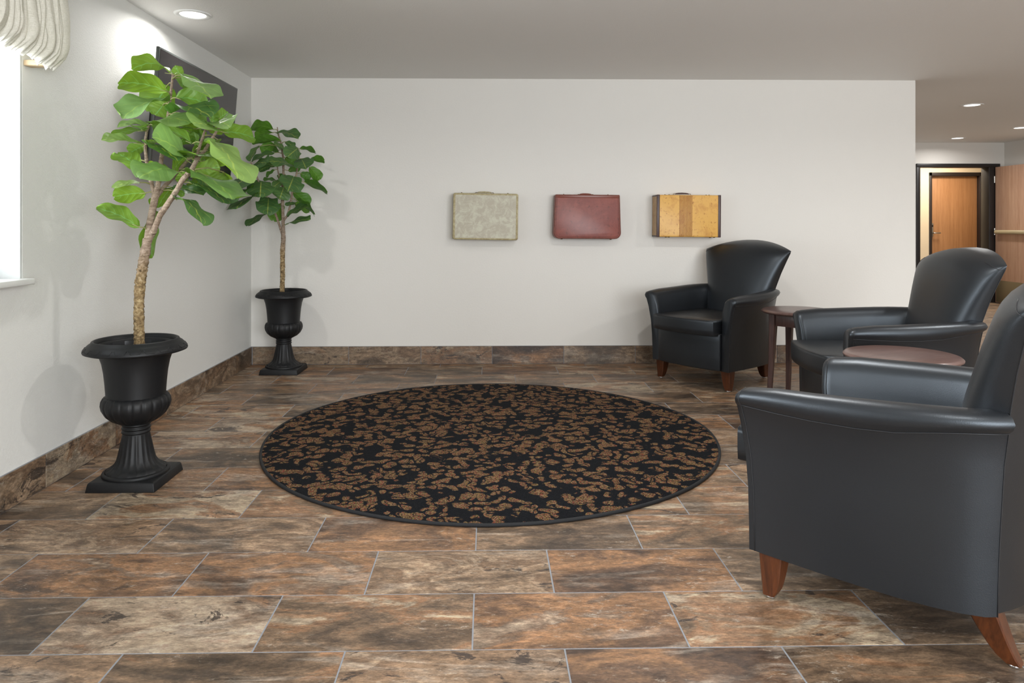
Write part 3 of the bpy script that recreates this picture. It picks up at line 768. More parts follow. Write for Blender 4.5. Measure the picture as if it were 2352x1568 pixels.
# ================================================================== URNS
def make_urn():
    r = empty('urn_planter')
    pl = MB(); s0, s1 = 0.153, 0.146
    pl.loft([[(-s, -s, z), (s, -s, z), (s, s, z), (-s, s, z)] for s, z in ((s0, 0.0), (s1, 0.038), (s1 - 0.006, 0.043))])
    pl.build('plinth', M['urn'], r, bevel=0.003)
    NF = 20
    def flute(a, z):
        k = interp([(0.04, 0.0), (0.062, 0.035), (0.09, 0.05), (0.20, 0.045), (0.222, 0.0)], z)
        return 1 - k * (0.5 + 0.5 * math.cos(NF * a)) ** 0.6
    co = MB(); co.lathe([(0.142, 0.042), (0.144, 0.050), (0.140, 0.056), (0.131, 0.058)], 80)
    co.lathe([(0.131, 0.054), (0.128, 0.064), (0.112, 0.072), (0.096, 0.085), (0.084, 0.105), (0.076, 0.135), (0.069, 0.17), (0.062, 0.205), (0.058, 0.223)], 160, rad=flute)
    rr = [(0.058, 0.223)]
    for k in range(3):
        z = 0.226 + k * 0.017
        rr += [(0.056, z), (0.0615, z + 0.004), (0.0625, z + 0.008), (0.0610, z + 0.012), (0.055, z + 0.016)]
    co.lathe(rr + [(0.055, 0.285)], 64)
    co.build('pedestal', M['urn'], r, smooth=True)
    NB = 20
    def lobe(a, z): return 1 - 0.030 * (abs(math.cos(NB * a / 2))) ** 10
    bw = MB(); bw.lathe([(0.052, 0.270), (0.075, 0.276), (0.105, 0.292), (0.130, 0.315), (0.145, 0.342), (0.149, 0.362), (0.147, 0.380), (0.139, 0.396), (0.126, 0.402)], 200, rad=lobe)
    bw.build('gadrooned_bowl', M['urn'], r, smooth=True)
    vs = MB(); vs.lathe([(0.126, 0.396), (0.127, 0.42), (0.130, 0.46), (0.135, 0.51), (0.143, 0.555), (0.154, 0.588), (0.165, 0.606), (0.165, 0.640), (0.156, 0.638), (0.148, 0.60), (0.134, 0.54), (0.122, 0.47), (0.0005, 0.47)], 72)
    vs.build('vase_body', M['urn'], r, smooth=True)
    rm = MB(); rm.lathe([(0.160, 0.606), (0.205, 0.602), (0.219, 0.607), (0.221, 0.613), (0.213, 0.628), (0.198, 0.643), (0.187, 0.650), (0.184, 0.657), (0.178, 0.660), (0.172, 0.657), (0.168, 0.640), (0.160, 0.606)], 96)
    # embossed hexagon links around the rim
    for k in range(22):
        a0 = 2 * PI * k / 22; da = 2 * PI / 22
        pts = []
        for fa, t in ((0.06, 0.22), (0.22, 0.85), (0.78, 0.85), (0.94, 0.22)):
            a = a0 + da * (fa - 0.5); rr_ = lerp(0.2205, 0.203, 1 - t) ; z = lerp(0.639, 0.615, t)
            rr_ = interp([(0.613, 0.2215), (0.628, 0.2135), (0.643, 0.1985)], z)
            pts.append((rr_ * math.cos(a), rr_ * math.sin(a), z + 0.0008))
        rm.tube(pts, 0.0012, 5)
    rim = rm.build('rim', M['urn'], r, smooth=True)
    ln = MB(); prof = [(0.150, 0.632), (0.146, 0.60), (0.132, 0.55), (0.122, 0.50), (0.02, 0.498)]
    ln.lathe(prof, 16); ln.build('liner_pot', M['liner'], r)
    return r
u1 = make_urn(); u1.location = (-1.628, 3.375, 0); u1.rotation_euler = (0, 0, 0.0); tag(u1, 'near black classical urn planter by the left wall, holding the larger fig tree', 'planter', 'black urn planters')
u2 = copy_tree(u1); u2.location = (-1.645, 5.862, 0); u2.rotation_euler = (0, 0, -0.02); tag(u2, 'far black classical urn planter in the room corner, holding the smaller fig tree', 'planter', 'black urn planters')

# ================================================================== FIG TREES
def leaf_obj(parent, org, b, t, nrm, W, bend, mat, seed):
    rd = random.Random(seed)
    b, t, nrm = Vector(b), Vector(t), Vector(nrm)
    ax = t - b; L = ax.length; ax.normalize(); nrm = (nrm - ax * nrm.dot(ax)).normalized(); sd = ax.cross(nrm)   # sd x ax = nrm
    NV, NU_ = 16, 8
    prof = [(0, 0.04), (0.04, 0.26), (0.10, 0.50), (0.18, 0.66), (0.28, 0.72), (0.38, 0.76), (0.50, 0.88), (0.62, 0.98), (0.72, 1.0), (0.81, 0.96), (0.88, 0.85), (0.94, 0.64), (0.98, 0.38), (1.0, 0.16)]
    ph, am = rd.uniform(0, 6), rd.uniform(0.7, 1.7)
    notch = rd.uniform(-0.03, 0.05); vs = []; uvs = []; cup = rd.uniform(0.03, 0.30); tw = rd.uniform(-0.35, 0.35)
    for j in range(NV + 1):
        v = 1 - (1 - j / NV) ** 1.25; hw = 0.53 * W * interp(prof, v)
        for i in range(NU_ + 1):
            u = -1 + 2 * i / NU_
            x = hw * u * (1 + 0.045 * math.sin(13 * v + ph + (2 if u > 0 else 0)) * abs(u))
            y = L * v + (L * notch * abs(u) * (v - 0.85) / 0.15 if v > 0.85 else 0) + L * 0.02 * math.sin(3 * u + ph)
            z = bend * L * 4 * v * (1 - v) + cup * hw * (abs(u) ** 1.5) + tw * x * (v - 0.4)
            z += 0.040 * W * am * math.sin(12 * v + ph + (1.5 if u > 0 else 0)) * abs(u) ** 2
            z += 0.016 * W * (1 - abs(u)) * math.cos(PI * 4.4 * 2 * v)
            pw = b + ax * y + sd * x + nrm * z; pw.x = max(pw.x, -1.965); vs.append(pw - org); uvs.append((0.5 + 0.5 * u, v))
    fs = []
    for j in range(NV):
        for i in range(NU_):
            a = j * (NU_ + 1) + i; fs.append((a, a + 1, a + NU_ + 2, a + NU_ + 1))
    me = bpy.data.meshes.new('leaf'); me.from_pydata([tuple(v) for v in vs], [], fs); me.update()
    uvl = me.uv_layers.new(name='UVMap')
    for lp in me.loops: uvl.data[lp.index].uv = uvs[lp.vertex_index]
    me.materials.append(mat); me.polygons.foreach_set('use_smooth', [True] * len(me.polygons))
    if me.polygons[len(fs) // 2].normal.dot(nrm) < 0: me.flip_normals()
    o = bpy.data.objects.new('leaf', me); COL.objects.link(o); o.parent = parent
    return o
def make_tree(name, loc, leaves, branches, mat, label, seed):
    r = empty(name, loc); org = Vector(loc)
    tag(r, label, 'plant')
    tk = MB(); main = branches[0]
    def dense(br, m=4):
        pts = []; rs = []
        for a, b in zip(br, br[1:]):
            for q in range(m): t = q / m; pts.append(Vector(a[:3]).lerp(Vector(b[:3]), t)); rs.append(lerp(a[3], b[3], t))
        pts.append(Vector(br[-1][:3])); rs.append(br[-1][3]); return pts, rs
    pts, rs = dense(main, 14); random.seed(seed)
    tk.tube([p - org for p in pts], [q * random.uniform(0.93, 1.08) for q in rs], 18, jag=0.085)
    tk.build('trunk', M['bark'], r, smooth=True)
    allp = []
    for br in branches[1:]:
        pts, rs = dense(br, 4); allp += [(p, q) for p, q in zip(pts, rs)]
        bmb = MB(); bmb.tube([p - org for p in pts], rs, 10, jag=0.05)
        for q in range(3, len(pts) - 2, 6):                     # leaf scars
            bmb.tube([pts[q] - org, pts[q + 1] - org], rs[q] * 1.04, 10)
        bmb.build('branch', M['bark'], r, smooth=True)
    for k, (b, t, nrm, W, bend, tone) in enumerate(leaves):                # age 2: takes the darker leaf colour
        lf_ = leaf_obj(r, org, b, t, nrm, W, bend, M['leaf_dark'] if tone == 2 else mat, seed * 100 + k)
        vb = Vector(b); ax = (Vector(t) - vb).normalized()
        best = min(allp, key=lambda pq: (pq[0] - vb).length + 0.5 * max(0, pq[0].z - vb.z))
        p0 = best[0]; d_ = (vb - p0).length
        L_ = (Vector(t) - vb).length
        pm = p0.lerp(vb, 0.5) + Vector((0, 0, 0.08 * d_))
        v1 = vb + ax * min(0.03, L_ * 0.2)
        ps = [p0, pm, vb, v1]
        st_ = MB(); st_.tube([q - org for q in ps], [0.0040, 0.0030, 0.0026, 0.0012], 6)
        st_.build('petiole', M['petiole'], lf_, smooth=True)
    return r
LEAVES_NEAR=[((-1.456,3.303,1.795),(-1.605,3.160,1.801),(-0.351,0.395,0.849),0.144,0.10,0),
((-1.479,3.397,1.894),(-1.671,3.430,1.919),(0.165,0.249,0.954),0.137,0.22,0),
((-1.512,3.436,1.847),(-1.640,3.540,1.735),(0.008,0.737,0.676),0.164,0.05,0),
((-1.432,3.275,1.743),(-1.540,3.080,1.638),(-0.069,-0.444,0.893),0.173,0.12,1),
((-1.517,3.415,1.757),(-1.588,3.480,1.713),(0.170,0.668,0.724),0.096,0.05,0),
((-1.392,3.310,1.870),(-1.211,3.180,1.743),(0.447,-0.225,0.866),0.180,0.06,1),
((-1.426,3.387,1.874),(-1.460,3.400,1.933),(-0.156,0.943,-0.294),0.049,0.05,0),
((-1.444,3.433,1.883),(-1.482,3.530,1.856),(0.403,0.389,0.828),0.076,0.05,0),
((-1.436,3.352,1.774),(-1.264,3.300,1.710),(0.432,0.627,0.648),0.133,0.16,0),
((-1.443,3.310,1.692),(-1.211,3.180,1.657),(0.015,-0.230,0.973),0.188,0.14,2),
((-1.420,3.415,1.708),(-1.346,3.480,1.672),(-0.575,0.785,0.231),0.075,0.05,0),
((-1.216,3.275,1.614),(-1.251,3.080,1.620),(0.503,-0.066,0.862),0.139,0.05,1),
((-1.254,3.324,1.645),(-1.232,3.220,1.715),(0.567,0.542,0.621),0.089,0.05,0),
((-1.248,3.310,1.643),(-1.127,3.180,1.615),(-0.202,-0.377,0.904),0.126,0.12,1),
((-1.270,3.422,1.683),(-1.249,3.500,1.730),(-0.927,0.343,-0.154),0.065,0.04,0),
((-1.233,3.380,1.620),(-1.079,3.380,1.586),(0.164,0.655,0.738),0.110,0.10,0),
((-1.226,3.261,1.558),(-1.045,3.040,1.383),(0.599,-0.132,0.789),0.234,0.06,1),
((-1.309,3.261,1.421),(-1.070,3.040,1.298),(0.384,-0.096,0.918),0.244,0.05,1),
((-1.336,3.303,1.376),(-1.141,3.160,1.283),(0.380,-0.082,0.921),0.181,0.06,2),
((-1.452,3.362,1.361),(-1.303,3.330,1.324),(0.159,-0.340,0.927),0.110,0.06,2),
((-1.370,3.401,1.445),(-1.267,3.440,1.460),(-0.362,0.929,0.071),0.087,0.08,0),
((-1.312,3.415,1.417),(-1.238,3.480,1.380),(-0.596,0.784,0.176),0.083,0.05,0),
((-1.252,3.450,1.438),(-1.259,3.580,1.347),(0.611,0.476,0.632),0.111,0.05,0),
((-1.335,3.422,1.518),(-1.255,3.500,1.482),(-0.301,0.639,0.708),0.082,0.05,0),
((-1.337,3.436,1.540),(-1.289,3.540,1.545),(-0.517,0.203,0.832),0.080,0.06,0),
((-1.355,3.268,1.486),(-1.410,3.060,1.558),(0.871,-0.062,0.488),0.159,0.08,1),
((-1.359,3.292,1.490),(-1.244,3.130,1.485),(-0.020,-0.047,0.999),0.140,0.05,0),
((-1.359,3.345,1.561),(-1.512,3.280,1.632),(0.267,0.352,0.897),0.126,0.10,0),
((-1.353,3.415,1.556),(-1.437,3.480,1.615),(0.700,0.666,0.259),0.085,0.06,0),
((-1.517,3.303,1.641),(-1.290,3.160,1.631),(-0.169,-0.331,0.928),0.188,0.10,1),
((-1.519,3.387,1.655),(-1.440,3.400,1.636),(0.106,0.539,0.836),0.057,0.05,0),
((-1.337,3.345,1.629),(-1.389,3.280,1.632),(-0.211,0.214,0.954),0.058,0.05,0),
((-1.548,3.345,1.643),(-1.665,3.280,1.626),(0.082,-0.389,0.917),0.095,0.10,1),
((-1.588,3.362,1.625),(-1.713,3.330,1.594),(-0.263,0.112,0.958),0.093,0.08,0),
((-1.568,3.317,1.617),(-1.560,3.200,1.625),(0.106,0.073,0.992),0.082,0.05,0),
((-1.583,3.327,1.558),(-1.707,3.230,1.563),(0.250,-0.276,0.928),0.110,0.06,1),
((-1.567,3.310,1.424),(-1.617,3.180,1.500),(-0.057,0.521,0.851),0.111,0.08,0),
((-1.636,3.380,1.487),(-1.712,3.380,1.483),(-0.044,0.602,0.797),0.053,0.05,0),
((-1.596,3.397,1.558),(-1.685,3.430,1.525),(-0.098,0.574,0.813),0.070,0.05,0),
((-1.578,3.362,1.560),(-1.515,3.330,1.567),(0.028,0.248,0.968),0.050,0.05,0),
((-1.543,3.310,1.555),(-1.356,3.180,1.470),(0.307,-0.168,0.937),0.170,0.05,2),
((-1.392,3.254,1.428),(-1.446,3.020,1.383),(0.341,-0.251,0.906),0.171,0.10,1),
((-1.495,3.415,1.450),(-1.614,3.480,1.455),(0.229,0.354,0.907),0.095,0.05,0),
((-1.475,3.415,1.442),(-1.447,3.480,1.513),(-0.950,0.294,0.102),0.070,0.05,0),
((-1.403,3.397,1.432),(-1.453,3.430,1.385),(-0.256,0.647,0.719),0.053,0.05,0),
((-1.592,3.338,1.382),(-1.671,3.260,1.354),(0.059,-0.390,0.919),0.080,0.10,1),
((-1.578,3.362,1.335),(-1.705,3.330,1.315),(-0.286,0.817,0.500),0.093,0.08,0),
((-1.595,3.331,1.178),(-1.735,3.240,1.260),(0.033,0.639,0.769),0.130,0.08,0),
((-1.432,3.317,1.313),(-1.256,3.200,1.196),(0.549,-0.012,0.836),0.169,0.12,2),
((-1.566,3.429,1.250),(-1.620,3.520,1.034),(-0.967,0.027,0.254),0.168,0.04,0),
((-1.479,3.415,1.364),(-1.577,3.480,1.269),(-0.583,0.245,0.774),0.106,0.05,0),
((-1.453,3.397,1.343),(-1.428,3.430,1.332),(-0.752,0.634,0.181),0.033,0.05,0),
((-1.395,3.429,1.529),(-1.349,3.520,1.564),(-0.748,0.138,0.649),0.076,0.06,0),
((-1.413,3.422,1.631),(-1.362,3.500,1.610),(-0.206,0.380,0.902),0.067,0.05,0),
((-1.477,3.429,1.539),(-1.558,3.520,1.591),(0.790,0.515,0.333),0.093,0.05,0),
((-1.303,3.401,1.628),(-1.246,3.440,1.630),(-0.401,0.563,0.723),0.048,0.05,0),
((-1.354,3.387,1.413),(-1.282,3.400,1.343),(0.621,-0.584,0.524),0.071,0.05,2),
((-1.356,3.443,1.489),(-1.311,3.560,1.521),(-0.799,0.150,0.582),0.091,0.05,0),
((-1.404,3.450,1.479),(-1.376,3.580,1.540),(-0.899,-0.010,0.438),0.102,0.05,0),
((-1.478,3.433,1.632),(-1.436,3.530,1.619),(-0.378,0.277,0.884),0.075,0.05,0),
((-1.475,3.415,1.661),(-1.571,3.480,1.628),(-0.195,0.198,0.961),0.085,0.05,0),
((-1.274,3.433,1.591),(-1.352,3.530,1.550),(-0.401,0.068,0.914),0.092,0.05,0),
((-1.337,3.436,1.437),(-1.415,3.540,1.375),(-0.601,0.028,0.799),0.101,0.05,0),
((-1.439,3.397,1.567),(-1.379,3.430,1.595),(-0.585,0.553,0.594),0.052,0.06,0),
((-1.331,3.422,1.594),(-1.424,3.500,1.641),(0.684,0.487,0.544),0.091,0.05,0)]
LEAVES_FAR=[((-1.722,5.840,1.955),(-1.867,5.709,1.937),(-0.446,0.386,0.808),0.138,0.18,0),
((-1.727,5.857,1.932),(-1.868,5.848,1.885),(-0.320,0.321,0.891),0.104,0.08,0),
((-1.653,5.805,1.860),(-1.857,5.740,1.824),(-0.256,0.301,0.919),0.152,0.08,0),
((-1.727,5.857,1.841),(-1.835,5.890,1.774),(0.064,0.935,0.349),0.092,0.05,0),
((-1.830,5.805,1.817),(-1.867,5.719,1.691),(-0.522,-0.625,0.580),0.110,0.05,1),
((-1.682,5.798,1.918),(-1.492,5.720,1.864),(0.089,-0.413,0.907),0.149,0.12,2),
((-1.626,5.833,1.856),(-1.549,5.820,1.809),(0.213,-0.794,0.570),0.064,0.05,2),
((-1.703,5.812,1.763),(-1.863,5.760,1.688),(-0.232,-0.491,0.840),0.129,0.08,2),
((-1.613,5.787,1.792),(-1.671,5.690,1.819),(0.761,-0.288,0.581),0.082,0.05,1),
((-1.500,5.752,1.795),(-1.541,5.590,1.711),(0.674,-0.468,0.572),0.131,0.06,1),
((-1.513,5.840,1.801),(-1.387,5.840,1.769),(0.222,0.392,0.892),0.091,0.10,0),
((-1.470,5.742,1.704),(-1.390,5.560,1.615),(-0.096,-0.474,0.875),0.153,0.06,1),
((-1.418,5.822,1.708),(-1.302,5.790,1.702),(0.206,0.581,0.788),0.084,0.06,0),
((-1.434,5.847,1.654),(-1.353,5.860,1.553),(0.019,0.990,0.143),0.091,0.05,0),
((-1.636,5.868,1.729),(-1.555,5.920,1.677),(-0.438,0.878,0.195),0.078,0.05,0),
((-1.539,5.770,1.651),(-1.693,5.640,1.678),(0.406,-0.304,0.862),0.142,0.08,1),
((-1.724,5.777,1.655),(-1.780,5.660,1.605),(0.175,-0.459,0.871),0.097,0.05,2),
((-1.858,5.763,1.664),(-1.711,5.620,1.666),(-0.431,-0.432,0.792),0.143,0.05,1),
((-1.703,5.822,1.627),(-1.766,5.790,1.572),(-0.699,0.203,0.686),0.063,0.05,0),
((-1.867,5.751,1.580),(-1.867,5.355,1.437),(-0.274,-0.327,0.905),0.250,0.05,2),
((-1.787,5.735,1.531),(-1.736,5.540,1.400),(0.228,-0.502,0.834),0.198,0.08,2),
((-1.533,5.735,1.562),(-1.524,5.540,1.443),(0.445,-0.452,0.773),0.187,0.08,2),
((-1.473,5.822,1.530),(-1.285,5.790,1.441),(0.439,0.497,0.749),0.148,0.06,0),
((-1.511,5.861,1.602),(-1.436,5.900,1.570),(-0.411,0.901,0.138),0.071,0.05,0),
((-1.629,5.805,1.486),(-1.645,5.740,1.387),(0.399,-0.797,0.454),0.140,0.05,2),
((-1.733,5.749,1.401),(-1.692,5.580,1.267),(0.235,-0.567,0.790),0.178,0.08,2),
((-1.838,5.787,1.412),(-1.867,5.402,1.307),(-0.346,-0.224,0.911),0.250,0.06,2),
((-1.867,5.667,1.452),(-1.867,5.355,1.399),(-0.220,-0.164,0.962),0.222,0.05,2),
((-1.669,5.875,1.363),(-1.752,5.940,1.222),(-0.204,0.838,0.506),0.123,0.05,0),
((-1.774,5.805,1.274),(-1.867,5.667,1.180),(-0.270,-0.411,0.871),0.134,0.05,2),
((-1.570,5.857,1.454),(-1.452,5.890,1.353),(0.063,0.926,0.372),0.111,0.05,0),
((-1.536,5.822,1.389),(-1.385,5.790,1.270),(0.611,0.459,0.645),0.136,0.05,0),
((-1.601,5.805,1.260),(-1.425,5.740,1.328),(-0.467,-0.485,0.739),0.140,0.06,2),
((-1.553,5.847,1.362),(-1.437,5.860,1.289),(0.253,0.803,0.539),0.096,0.05,0),
((-1.615,5.805,1.187),(-1.404,5.740,1.228),(-0.271,-0.290,0.918),0.157,0.06,2),
((-1.536,5.822,1.358),(-1.614,5.790,1.343),(0.068,-0.545,0.836),0.060,0.04,2),
((-1.655,5.812,1.536),(-1.702,5.760,1.484),(0.587,-0.772,0.242),0.070,0.05,2),
((-1.694,5.840,1.544),(-1.802,5.840,1.544),(-0.001,0.316,0.949),0.076,0.06,0),
((-1.688,5.868,1.694),(-1.802,5.920,1.656),(-0.163,0.329,0.930),0.092,0.05,0),
((-1.609,5.861,1.623),(-1.521,5.900,1.648),(-0.458,0.670,0.584),0.070,0.05,0),
((-1.690,5.875,1.790),(-1.787,5.940,1.821),(0.589,0.634,0.501),0.085,0.05,0),
((-1.636,5.868,1.595),(-1.703,5.920,1.556),(0.187,0.735,0.652),0.066,0.05,0)]
BRANCH_NEAR=[[(-1.616,3.380,0.613,0.0235),(-1.616,3.380,0.644,0.0225),(-1.618,3.380,0.745,0.0225),(-1.618,3.380,0.816,0.0214),(-1.612,3.380,0.917,0.0225),(-1.600,3.380,0.998,0.0225),(-1.586,3.380,1.079,0.0214),(-1.578,3.380,1.123,0.0194)],
[(-1.578,3.380,1.115,0.0174),(-1.564,3.380,1.210,0.0163),(-1.552,3.380,1.271,0.0163),(-1.542,3.380,1.322,0.0163),(-1.532,3.380,1.362,0.0123),(-1.526,3.390,1.423,0.0113),(-1.525,3.400,1.485,0.0103),(-1.517,3.410,1.568,0.0093),(-1.507,3.420,1.651,0.0083),(-1.488,3.400,1.730,0.0072),(-1.470,3.380,1.808,0.0061),(-1.462,3.380,1.885,0.0051)],
[(-1.578,3.380,1.109,0.0163),(-1.539,3.360,1.164,0.0142),(-1.504,3.340,1.230,0.0131),(-1.459,3.320,1.283,0.0130),(-1.413,3.300,1.338,0.0120),(-1.378,3.290,1.393,0.0119),(-1.335,3.280,1.436,0.0109),(-1.305,3.280,1.491,0.0089),(-1.276,3.280,1.524,0.0079),(-1.257,3.280,1.554,0.0069),(-1.227,3.280,1.603,0.0059),(-1.215,3.300,1.635,0.0050)],
[(-1.538,3.380,1.318,0.0123),(-1.525,3.400,1.347,0.0103),(-1.508,3.430,1.385,0.0104),(-1.480,3.460,1.433,0.0094),(-1.447,3.480,1.482,0.0084),(-1.416,3.480,1.517,0.0063)],
[(-1.323,3.280,1.455,0.0079),(-1.309,3.280,1.507,0.0069),(-1.300,3.300,1.562,0.0060),(-1.294,3.320,1.608,0.0050),(-1.288,3.330,1.635,0.0040)],
[(-1.544,3.380,1.322,0.0102),(-1.559,3.370,1.392,0.0092),(-1.571,3.360,1.462,0.0081),(-1.574,3.350,1.531,0.0071),(-1.569,3.340,1.580,0.0061),(-1.563,3.340,1.616,0.0061),(-1.553,3.340,1.644,0.0050)]]
BRANCH_FAR=[[(-1.655,5.850,0.603,0.0194),(-1.655,5.850,0.652,0.0194),(-1.652,5.850,0.751,0.0187),(-1.652,5.850,0.891,0.0187),(-1.652,5.850,0.979,0.0194),(-1.645,5.850,1.067,0.0177),(-1.648,5.850,1.137,0.0170)],
[(-1.645,5.850,1.120,0.0141),(-1.648,5.850,1.243,0.0127),(-1.652,5.850,1.348,0.0127),(-1.652,5.850,1.418,0.0120),(-1.648,5.850,1.524,0.0106),(-1.645,5.850,1.629,0.0095),(-1.648,5.850,1.735,0.0081),(-1.662,5.850,1.840,0.0071),(-1.690,5.850,1.928,0.0057),(-1.694,5.850,1.974,0.0035)],
[(-1.652,5.850,1.102,0.0106),(-1.673,5.850,1.172,0.0092),(-1.688,5.820,1.242,0.0091),(-1.710,5.800,1.312,0.0084),(-1.750,5.750,1.414,0.0076),(-1.796,5.710,1.516,0.0069),(-1.804,5.680,1.565,0.0062),(-1.821,5.650,1.631,0.0051),(-1.835,5.630,1.673,0.0041)],
[(-1.641,5.850,1.225,0.0106),(-1.608,5.830,1.260,0.0088),(-1.587,5.830,1.330,0.0085),(-1.570,5.820,1.417,0.0077),(-1.554,5.810,1.504,0.0070),(-1.527,5.800,1.591,0.0070),(-1.516,5.800,1.661,0.0063),(-1.506,5.800,1.730,0.0049)],
[(-1.652,5.850,1.489,0.0071),(-1.673,5.850,1.541,0.0064),(-1.690,5.850,1.629,0.0053),(-1.697,5.850,1.682,0.0042)]]
make_tree('potted_fig_tree', (-1.63, 3.375, 0.50), LEAVES_NEAR, BRANCH_NEAR, M['leaf'], 'larger bright green artificial fiddle leaf fig tree in the near urn, before the television', 3)
make_tree('potted_fig_tree', (-1.645, 5.862, 0.50), LEAVES_FAR, BRANCH_FAR, M['leaf_dark'], 'smaller dimly lit artificial fiddle leaf fig tree in the corner urn', 5)  # whole far tree takes the dark leaf, shade put into its colour

# ================================================================== SUITCASES on the back wall
def rbox_outline(w, h, rt, rb, n=6, taper=0.0):
    """outline in XZ, width w at bottom, top narrower by taper; corner radii rt (top) rb (bottom)"""
    pts = []
    def arc(cx_, cz, r, a0, a1):
        for k in range(n + 1):
            a = math.radians(lerp(a0, a1, k / n)); pts.append((cx_ + r * math.cos(a), cz + r * math.sin(a)))
    wt = w / 2 - taper; wb = w / 2
    arc(wb - rb, rb, rb, -90, 0); arc(wt - rt, h - rt, rt, 0, 90); arc(-wt + rt, h - rt, rt, 90, 180); arc(-wb + rb, rb, rb, 180, 270)
    return pts
def slab(mb, out, y0, y1, e=0.004, mi=0):
    cx_ = sum(p[0] for p in out) / len(out); cz = sum(p[1] for p in out) / len(out)
    W_ = max(p[0] for p in out) - min(p[0] for p in out); H_ = max(p[1] for p in out) - min(p[1] for p in out)
    def sc(d): return [(cx_ + (x - cx_) * (1 - 2 * d / W_), cz + (z - cz) * (1 - 2 * d / H_)) for x, z in out]
    rings = []
    for y, d in ((y0, e), (y0 + e * 0.3, e * 0.3), (y0 + e, 0), (y1 - e, 0), (y1, e)):
        rings.append([(x, y, z) for x, z in sc(d)])
    mb.loft(rings, mi=mi)
def case(name, x0, x1, z0, z1, yf, roll, label, style):
    cx_, w, h = (x0 + x1) / 2, x1 - x0, z1 - z0; d = YB - 0.001 - yf
    r = empty(name, (cx_, yf, z0)); r.rotation_euler = (0, math.radians(roll), 0); tag(r, label, 'suitcase', 'vintage suitcases hung on the back wall')
    def P(mb, nm, mat, par=r, **k): return mb.build(nm, mat, par, **k)
    if style == 'grey':
        o = rbox_outline(w, h, 0.014, 0.018, taper=0.003)
        b = MB(); slab(b, o, 0.0, d * 0.46, 0.007); lid = P(b, 'lid', M['case_grey_edge'], smooth=True)
        b2 = MB(); slab(b2, o, d * 0.47, d, 0.004); P(b2, 'shell', M['case_grey_edge'], smooth=True)
        pn = MB(); slab(pn, [(x * 0.94, 0.014 + z * 0.925) for x, z in rbox_outline(w, h, 0.006, 0.006)], -0.0012, 0.006, 0.001); pn.build('face_panel', M['case_grey'], lid)
        for sx in (-1, 1):
            bd_ = MB(); xx = sx * (w / 2 - 0.011); bd_.box(xx - 0.009, xx + 0.009, -0.0022, 0.004, 0.012, h - 0.010); bd_.build('binding_strip', M['case_grey_edge'], lid, bevel=0.002)
        hx, hm = 0.19, M['case_grey_edge']
    elif style == 'red':
        o = rbox_outline(w, h, 0.008, 0.052, taper=0.012)
        b = MB(); slab(b, o, 0.0, d * 0.46, 0.006); lid = P(b, 'lid', M['case_red'], smooth=True)
        b2 = MB(); slab(b2, o, d * 0.47, d, 0.004); P(b2, 'shell', M['case_red_edge'], smooth=True)
        for k_, ins in ((0.0028, 0.006), (0.0016, 0.017)):
            q = rbox_outline(w - 2 * ins, h - ins - 0.004, 0.008, 0.052 - ins * 0.6, taper=0.012)
            pp = MB(); pp.tube([(x, -0.0004, z + ins) for x, z in q], k_, 6, closed=True); pp.build('piping', M['case_red_edge'], lid, smooth=True)
        tb = MB(); tb.box(-w / 2 + 0.016, w / 2 - 0.016, -0.0015, d * 0.4, h - 0.026, h + 0.0012); tb.build('top_band', M['case_red_top'], lid, bevel=0.003)
        hx, hm = 0.17, M['case_red_top']
    else:
        o = rbox_outline(w, h, 0.012, 0.012)
        b = MB(); slab(b, [(x * 0.995, z) for x, z in o], 0.0, d, 0.007); sh = P(b, 'shell', M['case_tan'], smooth=True)
        for sx in (-1, 1):
            en = MB(); xx = sx * (w / 2 - 0.0105)
            for (ya, yb_) in ((-0.003, d * 0.5), (d * 0.5, d)): pass
            en.box(xx - 0.0135, xx + 0.0115, -0.003, 0.012, -0.002, h + 0.002); en.box(xx - 0.0115, xx + 0.0115, d - 0.014, d + 0.0005, -0.002, h + 0.002)
            en.box(xx - 0.0115, xx + 0.0115, 0.008, d - 0.010, -0.002, 0.014); en.box(xx - 0.0115, xx + 0.0115, 0.008, d - 0.010, h - 0.014, h + 0.002)
            en.build('end_binding', M['case_brown'], r, bevel=0.005, seg=3)
            sp_ = MB(); sp_.box(*sorted((sx * (w / 2 - 0.008), sx * (w / 2 + 0.0012))), 0.010, d - 0.012, 0.012, h - 0.012); sp_.build('end_panel', M['case_tan_side'], r)
        x_a = -w / 2 + 0.234; n_ = 11
        for k in range(n_):
            xx = -0.027 + (k - (n_ - 1) / 2) * 0.0101
            s_ = MB(); s_.box(xx - 0.0022, xx + 0.0022, -0.0016, 0.002, 0.004, h - 0.004); s_.build('stripe', M['case_stripe'], sh, bevel=0.0008, seg=1)
        hx, hm = 0.13, M['case_brown']
    # handle: grip and brackets
    yc = d * 0.42; xo = {'grey': -0.012, 'red': -0.010, 'tan': -0.040}[style]
    hh = {'grey': 0.012, 'red': 0.009, 'tan': 0.016}[style]
    L2 = {'grey': 0.062, 'red': 0.052, 'tan': 0.060}[style]
    hd = MB(); hd.tube([(xo + L2 * t, yc, h + hh - 0.004 * t * t + (0.0 if abs(t) < 1 else -0.002)) for t in (-1, -0.85, -0.5, 0, 0.5, 0.85, 1)], [0.002, 0.005, 0.0065, 0.007, 0.0065, 0.005, 0.002], 10)
    hdl = hd.build('handle', hm, r, smooth=True)
    bk_ = MB()
    for sx in (-1, 1):
        bk_.tube([(xo + sx * L2 * 0.9, yc, h + hh - 0.004), (xo + sx * (L2 + 0.012), yc, h + hh - 0.004), (xo + sx * (L2 + 0.018), yc, h - 0.001)], 0.0022, 8)
        bk_.box(xo + sx * (L2 + 0.018) - 0.008, xo + sx * (L2 + 0.018) + 0.008, yc - 0.008, yc + 0.008, h - 0.002, h + 0.002)
